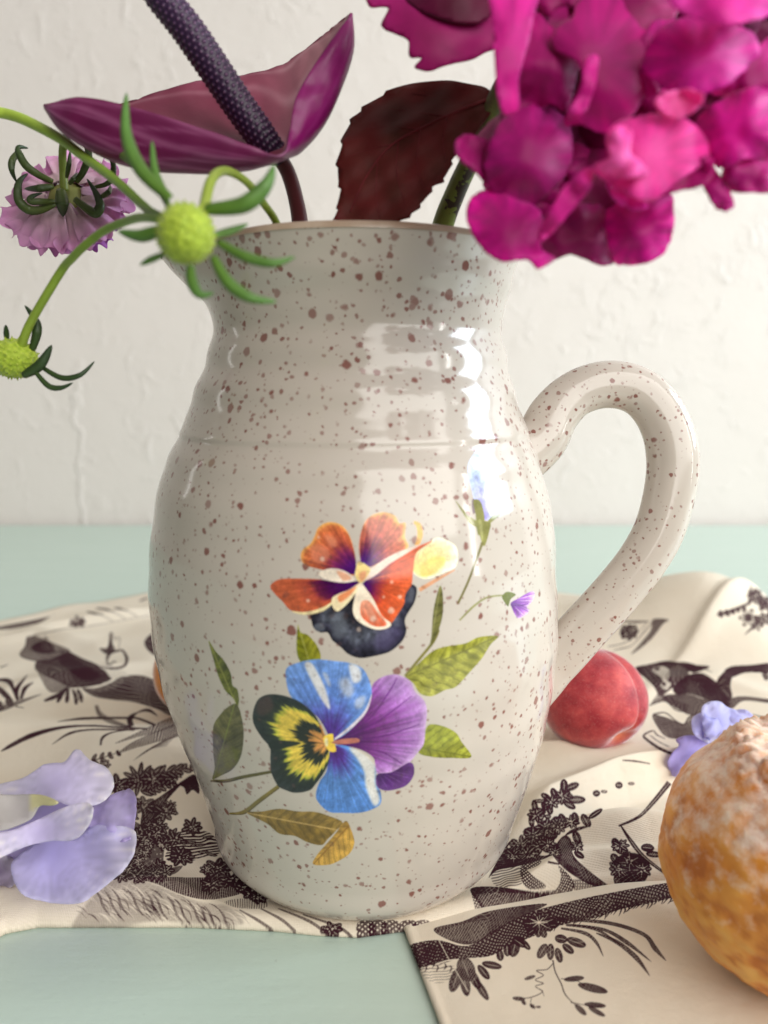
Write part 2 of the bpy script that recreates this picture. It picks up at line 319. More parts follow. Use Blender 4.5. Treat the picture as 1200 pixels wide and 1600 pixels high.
# ------------------------------------------------------------------ the toile print of the cloth (1 = ink)
K = (255, 255, 255); N = (0, 0, 0)
def tools(cv, r):
    def ink(q, v=.92, soft=0): cv.fill(q, K, v, soft=soft)
    def ell(x, y, a, b, ang, v=.95, vein=True):
        c, s_ = math.cos(ang), math.sin(ang)
        pts = [(x + a * math.cos(k) * c - b * math.sin(k) * s_, y + a * math.cos(k) * s_ + b * math.sin(k) * c) for k in np.linspace(0, 2 * PI, 10)[:-1]]
        ink(pts, v)
        if vein and a > 4:
            cv.stroke([(x - a * .7 * c, y - a * .7 * s_), (x + a * .7 * c, y + a * .7 * s_)], [.5, 1.0, .4], N, .55)
    def rosette(x, y, rad, n=8, v=.95, sq=.7, dots=True, a0=0.0, b=.25):
        for k in range(n):
            a = a0 + 2 * PI * k / n + r.uniform(-.15, .15)
            L = rad * r.uniform(.42, .56)
            ell(x + math.cos(a) * L, y + math.sin(a) * L * sq, L, rad * b, math.atan2(math.sin(a) * sq, math.cos(a)), v)
        if dots:
            for k in range(int(n * 1.2)):
                a = r.uniform(0, 6.28); q = rad * r.uniform(.1, .6)
                cv.fill([(x + math.cos(a) * q + dx, y + math.sin(a) * q * sq + dy) for dx, dy in ((-1, -.7), (1, -.7), (1, .7), (-1, .7))], N, .6)
    def fern(p0, p1, n, L, w, v=.95):
        for k in range(n):
            u = k / max(n - 1, 1); x = p0[0] + (p1[0] - p0[0]) * u; y = p0[1] + (p1[1] - p0[1]) * u
            a = math.atan2(p1[1] - p0[1], p1[0] - p0[0])
            for sg in (-1, 1):
                b = a + sg * r.uniform(.5, .85); q = L * (1 - .45 * u) * r.uniform(.8, 1.1)
                ell(x + math.cos(b) * q * .6, y + math.sin(b) * q * .45, q * .55, w, math.atan2(math.sin(b) * .8, math.cos(b)), v)
        cv.stroke([p0, p1], [2, 1], K, v)
    def dots(q, sp, v=.6):
        rg = cv.region(catmull(q))
        if rg is None: return
        sl, m, X, Y = rg
        d = ((np.abs((X + Y * .6) / sp % 1 - .5) < .2) & (np.abs((Y - X * .35) / (sp * .62) % 1 - .5) < .22)).astype(np.float32)
        cv.put(sl, m * box3(d) * v, np.zeros(3, np.float32))
    return ink, ell, rosette, fern, dots
def engrave(cv):
    # burin lines through the dark masses
    Y, X = np.mgrid[0:cv.H, 0:cv.W].astype(np.float32) / cv.S
    w = vnoise(cv.H, cv.W, 60 * cv.S / 2, 8) * 26 + vnoise(cv.H, cv.W, 170, 9) * 40
    for a, sp, k in ((.9, 4.6, .30), (-.55, 6.1, .20)):
        q = (X * math.cos(a) + Y * math.sin(a) + w) / sp
        ln = np.clip((.30 - np.abs(q - np.round(q)) * 2) * 3.2, 0, 1) * np.clip(vnoise(cv.H, cv.W, 24 * cv.S, 11) * 2.2 - .5, 0, 1)
        cv.rgb *= (1 - k * ln)[..., None].astype(np.float32)
def paint_toile():
    cv = Canvas(-260, 860, 1460, 1720, 2, (0, 0, 0))
    r = random.Random(3)
    ink, ell, rosette, fern, dots = tools(cv, r)
    # ---- left figure (sheet 1)
    A = T(0, 920, 4.138)
    hat = A([(175, 312), (240, 308), (330, 345), (420, 380), (452, 402), (400, 432), (340, 457), (240, 467), (133, 432), (165, 370)])
    cv.fill(hat, K, .62); cv.hatch(hat, 1.1, 2.2, .5, K, .75)
    ink(A([(200, 385), (250, 345), (322, 338), (352, 402), (280, 417)]), .8)
    cv.stroke(A([(175, 312), (165, 370), (133, 432), (240, 467), (340, 457), (400, 432)]), [1.5, 2, 2, 1.5, 2, 1.5], K, .9)
    cv.stroke(A([(200, 390), (260, 415), (350, 410), (440, 400)]), [1, 1.6, 1.6, 1], K, .9)
    tor = A([(240, 467), (330, 455), (440, 408), (520, 450), (620, 490), (685, 530), (722, 580), (660, 612), (560, 628), (460, 632), (390, 602), (300, 560), (232, 520)])
    cv.fill(tor, K, .68); cv.hatch(tor, .35, 2.3, .52, K, .95, True)
    cv.hatch(A([(420, 418), (560, 500), (650, 560), (560, 595), (450, 535), (380, 470)]), 1.0, 1.7, .8, K, .95, True)
    cv.stroke(A([(240, 467), (232, 520), (300, 560), (390, 602), (460, 632), (560, 628), (660, 612)]), [2, 2, 2, 2.5, 3, 2], K, .95)
    cv.stroke(A([(440, 408), (520, 450), (620, 490), (685, 530)]), [3, 3, 2, 1], K, .9)
    bel = A([(230, 500), (300, 560), (390, 605), (465, 640), (360, 672), (310, 657), (270, 592)])
    cv.fill(bel, K, .75); dots(bel, 2.4, .6)
    for q in ([(440, 640), (370, 690), (285, 725)], [(425, 650), (395, 690), (370, 735)], [(440, 650), (435, 700), (430, 738)], [(470, 650), (490, 700), (492, 750)], [(500, 650), (520, 690), (528, 735)]):
        cv.stroke(A(q), [4, 6, 7, 3], K, .92)
    leg = A([(530, 642), (620, 642), (720, 605), (780, 570), (900, 558), (1000, 590), (1065, 640), (1120, 815), (1000, 772), (860, 732), (720, 717), (600, 692)])
    cv.fill(leg, K, .95)
    cv.hatch(leg, 1.85, 3.6, .22, N, .35)
    dots(A([(560, 645), (700, 615), (760, 580), (800, 600), (720, 650), (620, 670)]), 2.6, .6)
    puff = A([(640, 500), (700, 488), (780, 520), (832, 560), (780, 570), (720, 577), (680, 530)])
    cv.fill(puff, N, .9); cv.hatch(puff, .9, 3, .25, K, .5)
    for q, w in (([(690, 450), (720, 412), (792, 395)], [5, 4, 3]), ([(792, 395), (820, 450), (800, 500), (720, 515), (640, 500)], [3, 5, 4, 3, 1]), ([(690, 450), (700, 490), (740, 470), (750, 480)], [3, 2, 2, 1]), ([(740, 320), (775, 318), (768, 385)], [1, 1, 1]), ([(755, 320), (752, 345)], [.8, .8]), ([(700, 400), (715, 345), (716, 285)], [5, 6, 3]), ([(735, 300), (722, 280), (712, 290)], [1, 1, 1]), ([(735, 300), (742, 330)], [1, 1])):
        cv.stroke(A(q), w, K, .92)
    ink(A([(643, 385), (690, 383), (722, 352), (742, 402), (690, 425)]), .88)
    ink(A([(932, 345), (975, 292), (1010, 300), (1010, 425), (960, 402)]), .95)
    ink(A([(-100, 270), (0, 243), (150, 214), (330, 176), (347, 168), (250, 222), (100, 257), (0, 265)]), .85)
    dots(A([(0, 248), (150, 222), (300, 190), (100, 255)]), 3, .4)
    cv.stroke(A([(215, 303), (400, 262), (600, 238), (970, 172)]), [2, 1.4, 1.2, 1], K, .7)  # crease of a fold, its dark line drawn in as ink
    for q in ([(730, 210), (650, 165)], [(812, 195), (720, 140)], [(888, 180), (815, 135)]):
        cv.stroke(A(q), [1, 1], K, .85)
    for q in ([(560, 148), (610, 158), (668, 168)], [(620, 126), (680, 132), (742, 150)], [(738, 123), (780, 130), (828, 143)], [(900, 80), (930, 68), (965, 58)]):
        cv.stroke(A(q), [2, 3.4, 1], K, .85)
    rosette(*A([(500, 215)])[0], 14, 7, .85, .6); rosette(*A([(290, 320)])[0], 6, 5, .8, .6)
    for q, w in (([(950, 905), (760, 895), (560, 885), (380, 900), (200, 950), (60, 1020), (5, 1052)], [3, 3, 3, 5, 8, 6, .5]), ([(870, 912), (600, 910), (450, 935), (335, 1008)], [3, 2.5, 4, .5]), ([(870, 835), (700, 835), (520, 840), (368, 860)], [3, 4, 4, .5]), ([(900, 905), (740, 925), (665, 960), (650, 1012)], [2, 2, 4, 3]), ([(850, 890), (840, 840), (890, 800), (960, 785), (1020, 825)], [9, 9, 2, 6, .5]), ([(1000, 880), (920, 848), (860, 830)], [4, 4, 3])):
        cv.stroke(A(q), w, K, .95)
    curl = cv.ribbon(A([(850, 895), (740, 865), (650, 815), (622, 750)]), [3, 9, 10, 5])
    cv.fill(curl, K, .45, False)
    for dv in (-8, 0, 8): cv.stroke(A([(850, 895 + dv * .3), (740, 865 + dv), (650, 815 + dv * 1.3), (622 - dv, 755)]), [.8, 1, 1, .8], K, .95)
    for q, an in (([(745, 1000), (880, 935), (1000, 878), (1130, 825), (1135, 872), (1000, 930), (900, 955)], .5), ([(768, 1062), (850, 998), (980, 938), (1150, 875), (1165, 945), (1000, 992), (900, 1022)], .3)):
        cv.hatch(A(q), an, 2.6, .66, K, .95, False); cv.stroke(A(q[3:]), [1, 1.2, 1, .6], K, .8); cv.stroke(A(q[:4]), [.6, 1, 1, 1], K, .8)
    for k in range(9): cv.stroke(A([(860 + k * 14, 1112 - k * 9), (960 + k * 10, 1040 - k * 6), (1080 + k * 8, 1015 - k * 9)]), [.4, 1.2, .5], K, .8)
    stem = A([(-30, 800), (0, 760), (120, 722), (270, 680), (160, 730), (60, 775), (0, 795)])
    cv.fill(stem, K, .55); cv.hatch(stem, .2, 2.2, .5, K, .9)
    for q, w in (([(115, 722), (108, 650), (178, 556)], [5, 8, .6]), ([(135, 715), (160, 645), (217, 603)], [4, 7, .6]), ([(97, 690), (65, 605), (0, 590), (-60, 610)], [1, 9, 5, 4]), ([(87, 727), (40, 690), (0, 655), (-60, 620)], [1, 9, 9, 5]), ([(0, 510), (55, 488)], [2, .6]), ([(155, 770), (100, 760)], [1, 2])):
        cv.stroke(A(q), w, K, .93)
    # ---- left foliage (sheet 2)
    B = T(130, 1160, 4.444); o = lambda x, y: B([(x, y)])[0]
    fern(o(60, 130), o(230, 75), 4, 12, 3)
    for x, y, q in ((280, 380, 18), (330, 420, 16), (250, 460, 18), (310, 500, 18), (240, 540, 17), (600, 440, 12), (560, 250, 16), (640, 220, 13)): rosette(*o(x, y), q, 9, .93, .7, b=.2)
    rosette(*o(150, 155), 11, 6, .93, .5)
    fern(o(470, 225), o(740, 175), 6, 21, 4.2); rosette(*o(390, 262), 34, 12, .93, .62, b=.13); rosette(*o(395, 262), 18, 10, .7, .62)
    rosette(*o(240, 300), 22, 8); fern(o(400, 340), o(615, 290), 6, 17, 4); rosette(*o(480, 250), 20, 8)
    ink(B([(660, 290), (700, 260), (765, 222), (800, 260), (805, 355), (760, 330), (720, 362), (700, 315)]), .96)
    ink(B([(430, 620), (398, 560), (430, 440), (520, 385), (640, 300), (762, 222), (655, 320), (560, 430), (510, 520), (470, 580)]), .95)
    dots(B([(430, 560), (450, 460), (530, 400), (600, 350), (520, 470), (470, 560)]), 3.2, .5)
    rosette(*o(420, 440), 22, 8, .85); rosette(*o(560, 485), 20, 8, .9, .8); ell(*o(635, 490), 6, 3.5, .2)
    rosette(*o(755, 590), 17, 9, .97, .8); rosette(*o(610, 650), 15, 7, .97, .8)
    fol = B([(640, 640), (720, 610), (860, 620), (930, 680), (945, 770), (820, 800), (740, 830), (640, 840), (570, 800), (600, 720)])
    cv.hatch(fol, 1.45, 3.2, .62, K, .95); 
    for k in range(8): ell(*o(690 + 30 * k + r.uniform(-10, 10), 690 + 18 * k * r.uniform(-.4, .8)), 9, 2.4, r.uniform(-.2, .3), .96)
    rosette(*o(680, 790), 20, 10, .92, .7)
    mass = B([(340, 560), (430, 590), (520, 640), (560, 720), (560, 830), (600, 870), (690, 855), (640, 910), (540, 930), (420, 950), (300, 940), (210, 935), (280, 850), (340, 780)])
    cv.fill(mass, K, .80)
    for k in range(44):
        x, y = r.uniform(170, 660), r.uniform(560, 930)
        rosette(*o(x, y), r.uniform(9, 17), 7, .95, .8)
    for k in range(60):
        x, y = o(r.uniform(330, 600), r.uniform(590, 930)); a = r.uniform(0, 3)
        cv.stroke([(x, y), (x + 2.2 * math.cos(a), y + 2.2 * math.sin(a))], [1.3, 1.3], N, .7)
    rosette(*o(930, 880), 26, 9, .9, .6); rosette(*o(860, 885), 12, 7, .9, .6)
    strip = B([(395, 945), (560, 935), (830, 938), (900, 925), (1100, 1000), (1090, 1052), (880, 1092), (700, 1062), (520, 987)])
    cv.fill(strip, K, .62); cv.hatch(strip, 0.05, 2.4, .5, K, .95); rosette(*o(890, 990), 18, 8, .95, .6); rosette(*o(1010, 960), 18, 7, .95, .6)
    for q in ((1050, 960), (1110, 1010), (1170, 1050), (1220, 1075)): rosette(*o(*q), 16, 8, .96, .5, b=.3)
    roll = B([(200, 960), (400, 955), (600, 1030), (800, 1105), (1000, 1140), (1110, 1262), (800, 1262), (500, 1240), (250, 1290), (60, 1330), (-100, 1340), (0, 1150)])
    cv.fill(roll, K, .42, soft=3)
    for k in range(150):
        x0, u = r.uniform(-60, 1080), r.uniform(0, 1); y0 = 975 + max(0, x0 - 380) * .24 + u * 230; Lk = r.uniform(40, 110)
        cv.stroke(B([(x0, y0), (x0 + Lk * .5, y0 + Lk * .22), (x0 + Lk, y0 + Lk * .75)]), [.5, r.uniform(1, 3.6), .5], N if k % 3 else K, r.uniform(.3, .8))
    for k in range(13):
        x0 = 120 + k * 70 + r.uniform(-25, 25); y0 = 1000 + max(0, k - 4) * 16
        cv.stroke(B([(x0 - 40, y0 + 20), (x0, y0 + 70), (x0 + 25, y0 + 140), (x0 + 70, y0 + 200)]), [1, 4, 4, 2], K, .55)
        cv.stroke(B([(x0, y0 + 80), (x0 + 60, y0 + 110), (x0 + 80, y0 + 170)]), [1, 2.5, 1], K, .5)
    tail = B([(980, 1110), (1090, 1085), (1260, 1100), (1260, 1150), (1080, 1150)])
    cv.hatch(tail, .1, 2.4, .5, K, .8)
    Fz = T(0, 1360, 1.818)
    for q in ([(680, 112), (730, 140), (775, 170)], [(740, 108), (800, 140), (840, 175)], [(790, 108), (880, 145), (930, 182)], [(860, 125), (960, 160), (1000, 190)]):
        cv.stroke(Fz(q), [2, 5, 5], K, .75)
    rosette(*Fz([(940, 168)])[0], 20, 7, .9, .5); 
    for x in (1040, 1075, 1110, 1160, 1200):
        cv.hatch(Fz([(x - 25, 150), (x + 20, 145), (x + 25, 200), (x - 20, 205)]), .8, 4, .6, K, .85, True)
    # ---- right (sheet 3)
    R3 = T(950, 880, 4.704); o3 = lambda x, y: R3([(x, y)])[0]
    rosette(*o3(150, 505), 15, 9, .93, .75, b=.3); rosette(*o3(180, 485), 9, 6, .95, .7, b=.3)
    for q, w in (([(110, 425), (200, 432), (290, 428)], [2, 4, 2]), ([(0, 612), (120, 585), (230, 500), (305, 418)], [1.2, 1.5, 1, 1]), ([(40, 640), (110, 625), (180, 600), (270, 500), (330, 430)], [1, 2, 1, 2, 1])):
        cv.stroke(R3(q), w, K, .8)
    bd = R3([(330, 413), (445, 415), (400, 452), (330, 545), (240, 625), (170, 668), (250, 575), (315, 490)])
    cv.fill(bd, K, .6); cv.hatch(bd, .75, 2.0, .6, K, .9)
    cv.stroke(R3([(800, 382), (900, 352), (1050, 290)]), [2, 5, 4], K, .93)
    fern(o3(810, 380), o3(990, 335), 5, 9, 3); rosette(*o3(1080, 245), 14, 8, .96, 1.0, b=.28); ell(*o3(1055, 200), 8, 2, 1.4)
    for a in np.linspace(0, 5.2, 6):
        x, y = o3(1030 + 42 * math.cos(a), 400 + 42 * math.sin(a)); ell(x, y, 6.5, 3.6, a, .95); ell(x, y, 3.4, 1.6, a, 0)
        cv.fill([(x + 3 * math.cos(k), y + 2 * math.sin(k)) for k in np.linspace(0, 5.5, 7)], N, .75)
    ink([(o3(1030, 400)[0] + 4 * math.cos(k), o3(1030, 400)[1] + 4 * math.sin(k)) for k in np.linspace(0, 5.5, 7)], .9)
    cv.stroke(R3([(1005, 525), (1080, 460), (1180, 385), (1260, 330)]), [1, 5, 9, 9], K, .93); rosette(*o3(1140, 415), 15, 7); rosette(*o3(1175, 300), 17, 8); rosette(*o3(1100, 465), 9, 5)
    mane = R3([(203, 765), (300, 743), (420, 718), (530, 728), (640, 748), (750, 760), (640, 805), (590, 800), (500, 870), (482, 905), (440, 945), (380, 978), (338, 910), (280, 850), (230, 812)])
    cv.fill(mane, K, .96)
    for k in range(6): cv.stroke(R3([(480 + 30 * k, 740 + 4 * k), (560 + 28 * k, 728 + 8 * k), (640 + 26 * k, 745 + 12 * k)]), [1.5, 1.5, .4], K, .8)
    face = R3([(325, 785), (400, 758), (452, 790), (442, 850), (464, 890), (430, 932), (388, 900), (400, 850)])
    cv.fill(face, N, .72); cv.hatch(face, .7, 2.4, .3, K, .6)
    ink(R3([(340, 775), (370, 765), (385, 780), (350, 792)]), .9); ink(R3([(395, 870), (425, 880), (420, 905), (400, 900)]), .9)
    cv.stroke(R3([(440, 800), (430, 850), (470, 870), (490, 840)]), [1, 1.5, 5, 3], K, .9)
    neck = R3([(450, 790), (520, 755), (592, 800), (572, 872), (500, 885), (470, 850)])
    cv.fill(neck, N, .8); cv.fill(neck, K, .5); cv.hatch(neck, .5, 2.3, .5, K, .95, True)
    body = R3([(480, 905), (580, 830), (680, 812), (760, 850), (850, 930), (872, 1000), (800, 1024), (700, 992), (600, 962), (500, 962)])
    cv.fill(body, K, .8); cv.hatch(body, .6, 2.2, .55, K, .95, True); cv.hatch(R3([(600, 850), (760, 880), (850, 980), (700, 940)]), 1.2, 1.8, .6, K, .9)
    cv.stroke(R3([(480, 905), (580, 830), (680, 812), (760, 850), (850, 930)]), [1.5, 2, 2, 2, 2], K, .95)
    lg = R3([(798, 880), (860, 790), (920, 763), (1060, 752), (1180, 738), (1300, 740), (1300, 800), (1180, 805), (1100, 797), (1000, 802), (920, 832), (900, 900), (912, 985), (860, 1005)])
    cv.fill(lg, K, .8); cv.hatch(lg, .4, 2.2, .52, K, .95, True); cv.stroke(R3([(920, 832), (1000, 802), (1100, 797), (1180, 805)]), [3, 2, 3, 3], K, .95); cv.stroke(R3([(860, 790), (920, 763), (1060, 752), (1180, 738)]), [3, 3, 2, 3], K, .95)
    lg2 = R3([(872, 1062), (850, 1020), (930, 985), (1000, 978), (1180, 998), (1300, 1010), (1300, 1040), (1180, 1028), (1000, 1012), (920, 1065)])
    cv.fill(lg2, K, .72); cv.hatch(lg2, .9, 2, .5, K, .9)
    sad = R3([(440, 965), (600, 965), (700, 995), (860, 1010), (880, 1060), (690, 1115), (590, 1112), (500, 1062), (400, 1000)])
    cv.fill(sad, K, .74); cv.hatch(sad, 1.3, 2.0, .55, K, .9)
    for k in range(5):
        cv.stroke(R3([(305 + 12 * k, 1045 - 18 * k), (420 + 8 * k, 1015 - 8 * k), (500 + 5 * k, 1080 - 14 * k), (590, 1092 - 12 * k)]), [2.5, 1.5, 2, 1.5], K, .92)
    cv.stroke(R3([(330, 1112), (420, 1100), (500, 1160), (560, 1185), (600, 1130), (680, 1110)]), [3, 2, 2, 3, 3, 2], K, .92)
    fab = R3([(328, 1115), (420, 1130), (560, 1182), (622, 1130), (650, 1262), (520, 1292), (420, 1270), (350, 1182)])
    cv.fill(fab, K, .74); cv.hatch(fab, .3, 2.1, .5, K, .9, True); dots(fab, 4, .5)
    cv.stroke(R3([(475, 1402), (380, 1362), (280, 1292), (265, 1262), (330, 1232), (360, 1262), (420, 1290)]), [5, 5, 4, 3, 2, 2, 1], K, .93)
    for k in range(3): cv.stroke(R3([(300 + 12 * k, 1260 + 5 * k), (350 + 10 * k, 1300 + 4 * k), (440 + 8 * k, 1350)]), [.7, .7, .7], K, .8)
    cv.stroke(R3([(105, 1448), (200, 1455), (310, 1474)]), [2, 3, 1.5], K, .95); cv.stroke(R3([(1060, 1110), (1120, 1128), (1200, 1140)]), [.6, 2, 2], K, .9)
    # ---- right folds (sheet 4)
    D = T(720, 1200, 3.529); o4 = lambda x, y: D([(x, y)])[0]
    for x, y, a, b, g in ((570, 102, 9, 5, 1.5), (613, 103, 9, 4.6, -.4), (515, 142, 7.5, 4.4, 1.2), (470, 160, 7, 4, .6), (637, 175, 11, 5, 0), (490, 226, 7, 4.4, 1.4), (590, 148, 8, 4, .6), (600, 205, 8, 4, .5), (435, 235, 8, 3.6, .3), (465, 205, 7, 5, 1.4), (435, 182, 8, 2.6, 0), (408, 212, 8, 4, 1.4), (390, 290, 8, 4, 1.5), (430, 285, 8, 3.4, .8), (480, 268, 4, 3, 0), (470, 308, 9, 5, -.2), (545, 300, 10, 6, .6), (490, 362, 10, 7, .4), (430, 380, 10, 7, 1), (372, 345, 7, 4, -.4), (380, 410, 9, 7, 1.2), (562, 290, 9, 5, 1.2), (630, 280, 8, 5, 1.4), (690, 290, 9, 5, 1.0), (742, 252, 10, 3.4, -.6), (300, 460, 12, 7, -.3), (345, 440, 8, 6, 1.2), (640, 385, 9, 5, 1.2), (635, 430, 8, 4.5, .2), (652, 478, 7, 4, .6), (872, 95, 4.5, 4.2, 0), (748, 140, 4.5, 4, 0), (790, 130, 4, 2, 0), (940, 86, 4, 2, 0), (855, 420, 8, 5, 1.2), (888, 455, 8, 5, .2), (850, 500, 7, 5, 1), (1030, 440, 8, 5, .1), (1062, 476, 9, 4, .1), (870, 610, 6, 10, 0), (920, 600, 5, 8, 0)):
        ell(*o4(x, y), a * 1.32, b * 1.3, g, .95)
        if r.random() < .5: dots([(o4(x, y)[0] + a * .8 * math.cos(k), o4(x, y)[1] + b * .8 * math.sin(k)) for k in np.linspace(0, 5.5, 7)], 3, .55)
    for q, v in (([(155, 600), (255, 420), (290, 400), (260, 440), (350, 450), (480, 480), (600, 345), (720, 318), (600, 365), (540, 400), (500, 480), (400, 520), (300, 545), (200, 565)], .95), ([(560, 378), (605, 390), (622, 480), (700, 560), (830, 665), (740, 655), (640, 605), (560, 545), (508, 470)], .9), ([(55, 665), (200, 655), (400, 682), (560, 705), (625, 685), (500, 745), (380, 785), (250, 806), (150, 815), (98, 745)], .92), ([(855, 500), (960, 468), (1045, 540), (1005, 640), (960, 660), (855, 605)], .97)):
        ink(D(q), v)  # the first mass inks in the shade of the fold's valley
    for x, y, q in ((560, 160, 15), (500, 190, 14), (420, 260, 15), (470, 330, 19), (400, 370, 18), (330, 430, 19), (540, 320, 16), (610, 300, 13), (440, 430, 17), (370, 470, 18), (290, 480, 16), (480, 420, 14), (520, 460, 12), (880, 430, 14), (870, 560, 18), (930, 520, 18), (1000, 560, 16), (640, 430, 12)):
        rosette(*o4(x, y), q, 8, .93, .75, b=.24)
    dots(D([(100, 700), (300, 690), (560, 712), (380, 770), (150, 800)]), 4.2, .6); dots(D([(540, 400), (600, 400), (620, 500), (680, 560), (580, 520)]), 3.4, .5)
    for q, an, v, cr in (([(540, 540), (605, 600), (625, 660), (560, 725), (430, 735), (415, 685), (520, 672), (552, 600)], .6, .9, True), ([(330, 540), (400, 595), (470, 655), (380, 668), (338, 625)], 1.0, .9, True), ([(170, 590), (250, 540), (330, 555), (332, 645), (200, 652)], 1.3, .7, False), ([(620, 615), (700, 628), (812, 672), (700, 692), (632, 684)], .2, .7, True), ([(60, 690), (130, 770), (125, 830), (30, 862), (80, 800)], .5, .8, True), ([(340, 500), (440, 510), (420, 540), (350, 560)], .9, .9, True)):
        cv.hatch(D(q), an, 2.6, .55, K, v, cr)
    cv.stroke(D([(1150, 80), (1060, 190), (980, 270), (870, 320)]), [9, 7, 5, 3], K, .93); cv.stroke(D([(880, 315), (950, 420), (1020, 500), (1140, 590)]), [2, 7, 6, 4], K, .93)
    for q in ([(1150, 80), (1060, 190), (980, 270)], [(930, 390), (1000, 480), (1100, 560)]): cv.stroke(D(q), [.8, 1.4, .8], N, .4)
    cv.stroke(D([(480, 518), (545, 530)]), [4, 3], K, .9)
    # the repeat of the print goes on where the frame ends or the jug stands in front
    for x, y in ((-60, 1120), (-150, 1240), (-90, 1380), (-200, 1060), (1260, 1030), (1340, 1160), (1300, 1280), (1400, 1050), (1420, 1330), (480, 1000), (600, 1080), (700, 990), (420, 1090), (560, 1200)):
        rosette(x, y, 30, 9, .93, .6); fern((x + 10, y), (x + 70, y - 22), 5, 18, 4); fern((x - 12, y + 6), (x - 60, y + 26), 4, 15, 4)
    engrave(cv)
    return cv
def paint_corner():
    # ---- the flat corner (sheet 5)
    cv = Canvas(560, 1340, 1460, 1760, 2, (0, 0, 0))
    r = random.Random(5)
    ink, ell, rosette, fern, dots = tools(cv, r)
    E = T(620, 1390, 2.727); o = lambda x, y: E([(x, y)])[0]
    bank = E([(45, 240), (170, 215), (300, 240), (420, 170), (560, 100), (700, 60), (880, 20), (1180, -30), (1200, 22), (1060, 62), (960, 82), (840, 122), (700, 152), (600, 192), (480, 240), (400, 282), (300, 292), (200, 302), (100, 332), (70, 290)])
    cv.fill(bank, K, .60); cv.hatch(bank, .5, 3.2, .5, K, .9, True)
    ink(E([(160, 165), (280, 135), (400, 90), (640, 60), (500, 130), (390, 200), (300, 235), (200, 205)]), .88)
    dots(E([(180, 180), (380, 130), (360, 210), (240, 215)]), 4, .5)
    cv.hatch(E([(60, 250), (150, 225), (260, 240), (240, 300), (110, 320)]), 1.2, 3, .5, K, .8)
    for k in range(34):
        u = k / 33; x = 640 + 540 * u; y = 150 - 118 * u + 8 * math.sin(k)
        cv.stroke(E([(x, y - 20), (x + 6, y), (x - 8 + r.uniform(-8, 8), y + r.uniform(12, 30))]), [3, 3, .6], K, .9)
    for k in range(14):
        x, y = r.uniform(60, 240), r.uniform(215, 330); cv.stroke(E([(x, y), (x + 6, y + 14), (x - 4, y + 30)]), [2, 3, .6], K, .8)
    rosette(*o(610, 150), 26, 11, .9, .7, False, b=.24)
    for a in np.linspace(0, 6, 9): cv.stroke([o(605, 140), o(605 + 40 * math.cos(a), 140 + 26 * math.sin(a))], [2.2, .6], N, .7)
    for x, y, a, b, g in ((250, 385, 20, 9, 1.9), (290, 395, 22, 8, 1.4), (360, 425, 20, 6, 1.0), (330, 380, 18, 7, 1.1), (405, 322, 16, 6, .2), (370, 352, 14, 6, .9), (295, 340, 20, 14, 1.2), (500, 250, 14, 9, 1.8), (545, 232, 12, 5, .8), (470, 258, 10, 6, 1.5), (520, 225, 12, 6, .6), (620, 262, 13, 7, 2.1), (655, 265, 13, 6, 1.6), (690, 280, 12, 6, 1.3), (730, 252, 11, 6, .7), (765, 225, 16, 7, .35), (700, 210, 10, 7, .2), (440, 280, 9, 6, 1.4)):
        ell(*o(x, y), a, b, g, .88)
    dots(E([(260, 310), (330, 310), (340, 380), (270, 400)]), 4, .4)
    for q, w in (([(700, 165), (800, 185), (850, 225), (880, 285)], [3, 6, 5, .8]), ([(680, 125), (900, 142), (1050, 190), (1100, 250), (1147, 303)], [4, 6, 6, 8, .8]), ([(740, 150), (880, 170), (980, 225), (1085, 308)], [3, 5, 7, .6]), ([(850, 185), (940, 225), (1020, 290), (1078, 368)], [2, 7, 8, .8]), ([(720, 150), (850, 170), (960, 240)], [4, 5, 1]),
                 ([(665, 300), (675, 350), (700, 400), (720, 450), (770, 500)], [2.5, 2, 2, 2, 1]), ([(665, 315), (640, 340), (595, 345), (625, 365), (590, 385), (625, 400), (590, 412), (620, 435), (575, 458), (520, 465)], [1.5] * 10), ([(700, 380), (760, 385), (800, 410)], [1.5, 1.2, 1]), ([(740, 480), (790, 490), (840, 500)], [1.5, 1.2, 1]), ([(575, 458), (570, 490), (590, 510)], [1.2, 1.2, 1]), ([(620, 430), (628, 455)], [1.2, .8])):
        cv.stroke(E(q), w, K, .85)
    for x, y, a, b, g in ((755, 380, 16, 4.5, -.1), (835, 420, 24, 6.5, .25), (845, 492, 17, 4.5, .1), (783, 512, 12, 4.5, .75), (852, 520, 15, 4, .5), (567, 375, 9, 3, -.3), (520, 465, 10, 3.6, .1), (540, 480, 5, 3, .9), (578, 497, 5, 3, .6), (603, 500, 4, 2, 0)):
        ell(*o(x, y), a, b, g, .85, False)
    cv.hatch(E([(100, 330), (235, 318), (235, 382), (150, 395)]), 1.5, 3.2, .32, K, .6)
    cv.stroke(E([(178, 215), (230, 310), (305, 435)]), [1.2, 1.2, 1.2], N, .8)
    engrave(cv)
    return cv

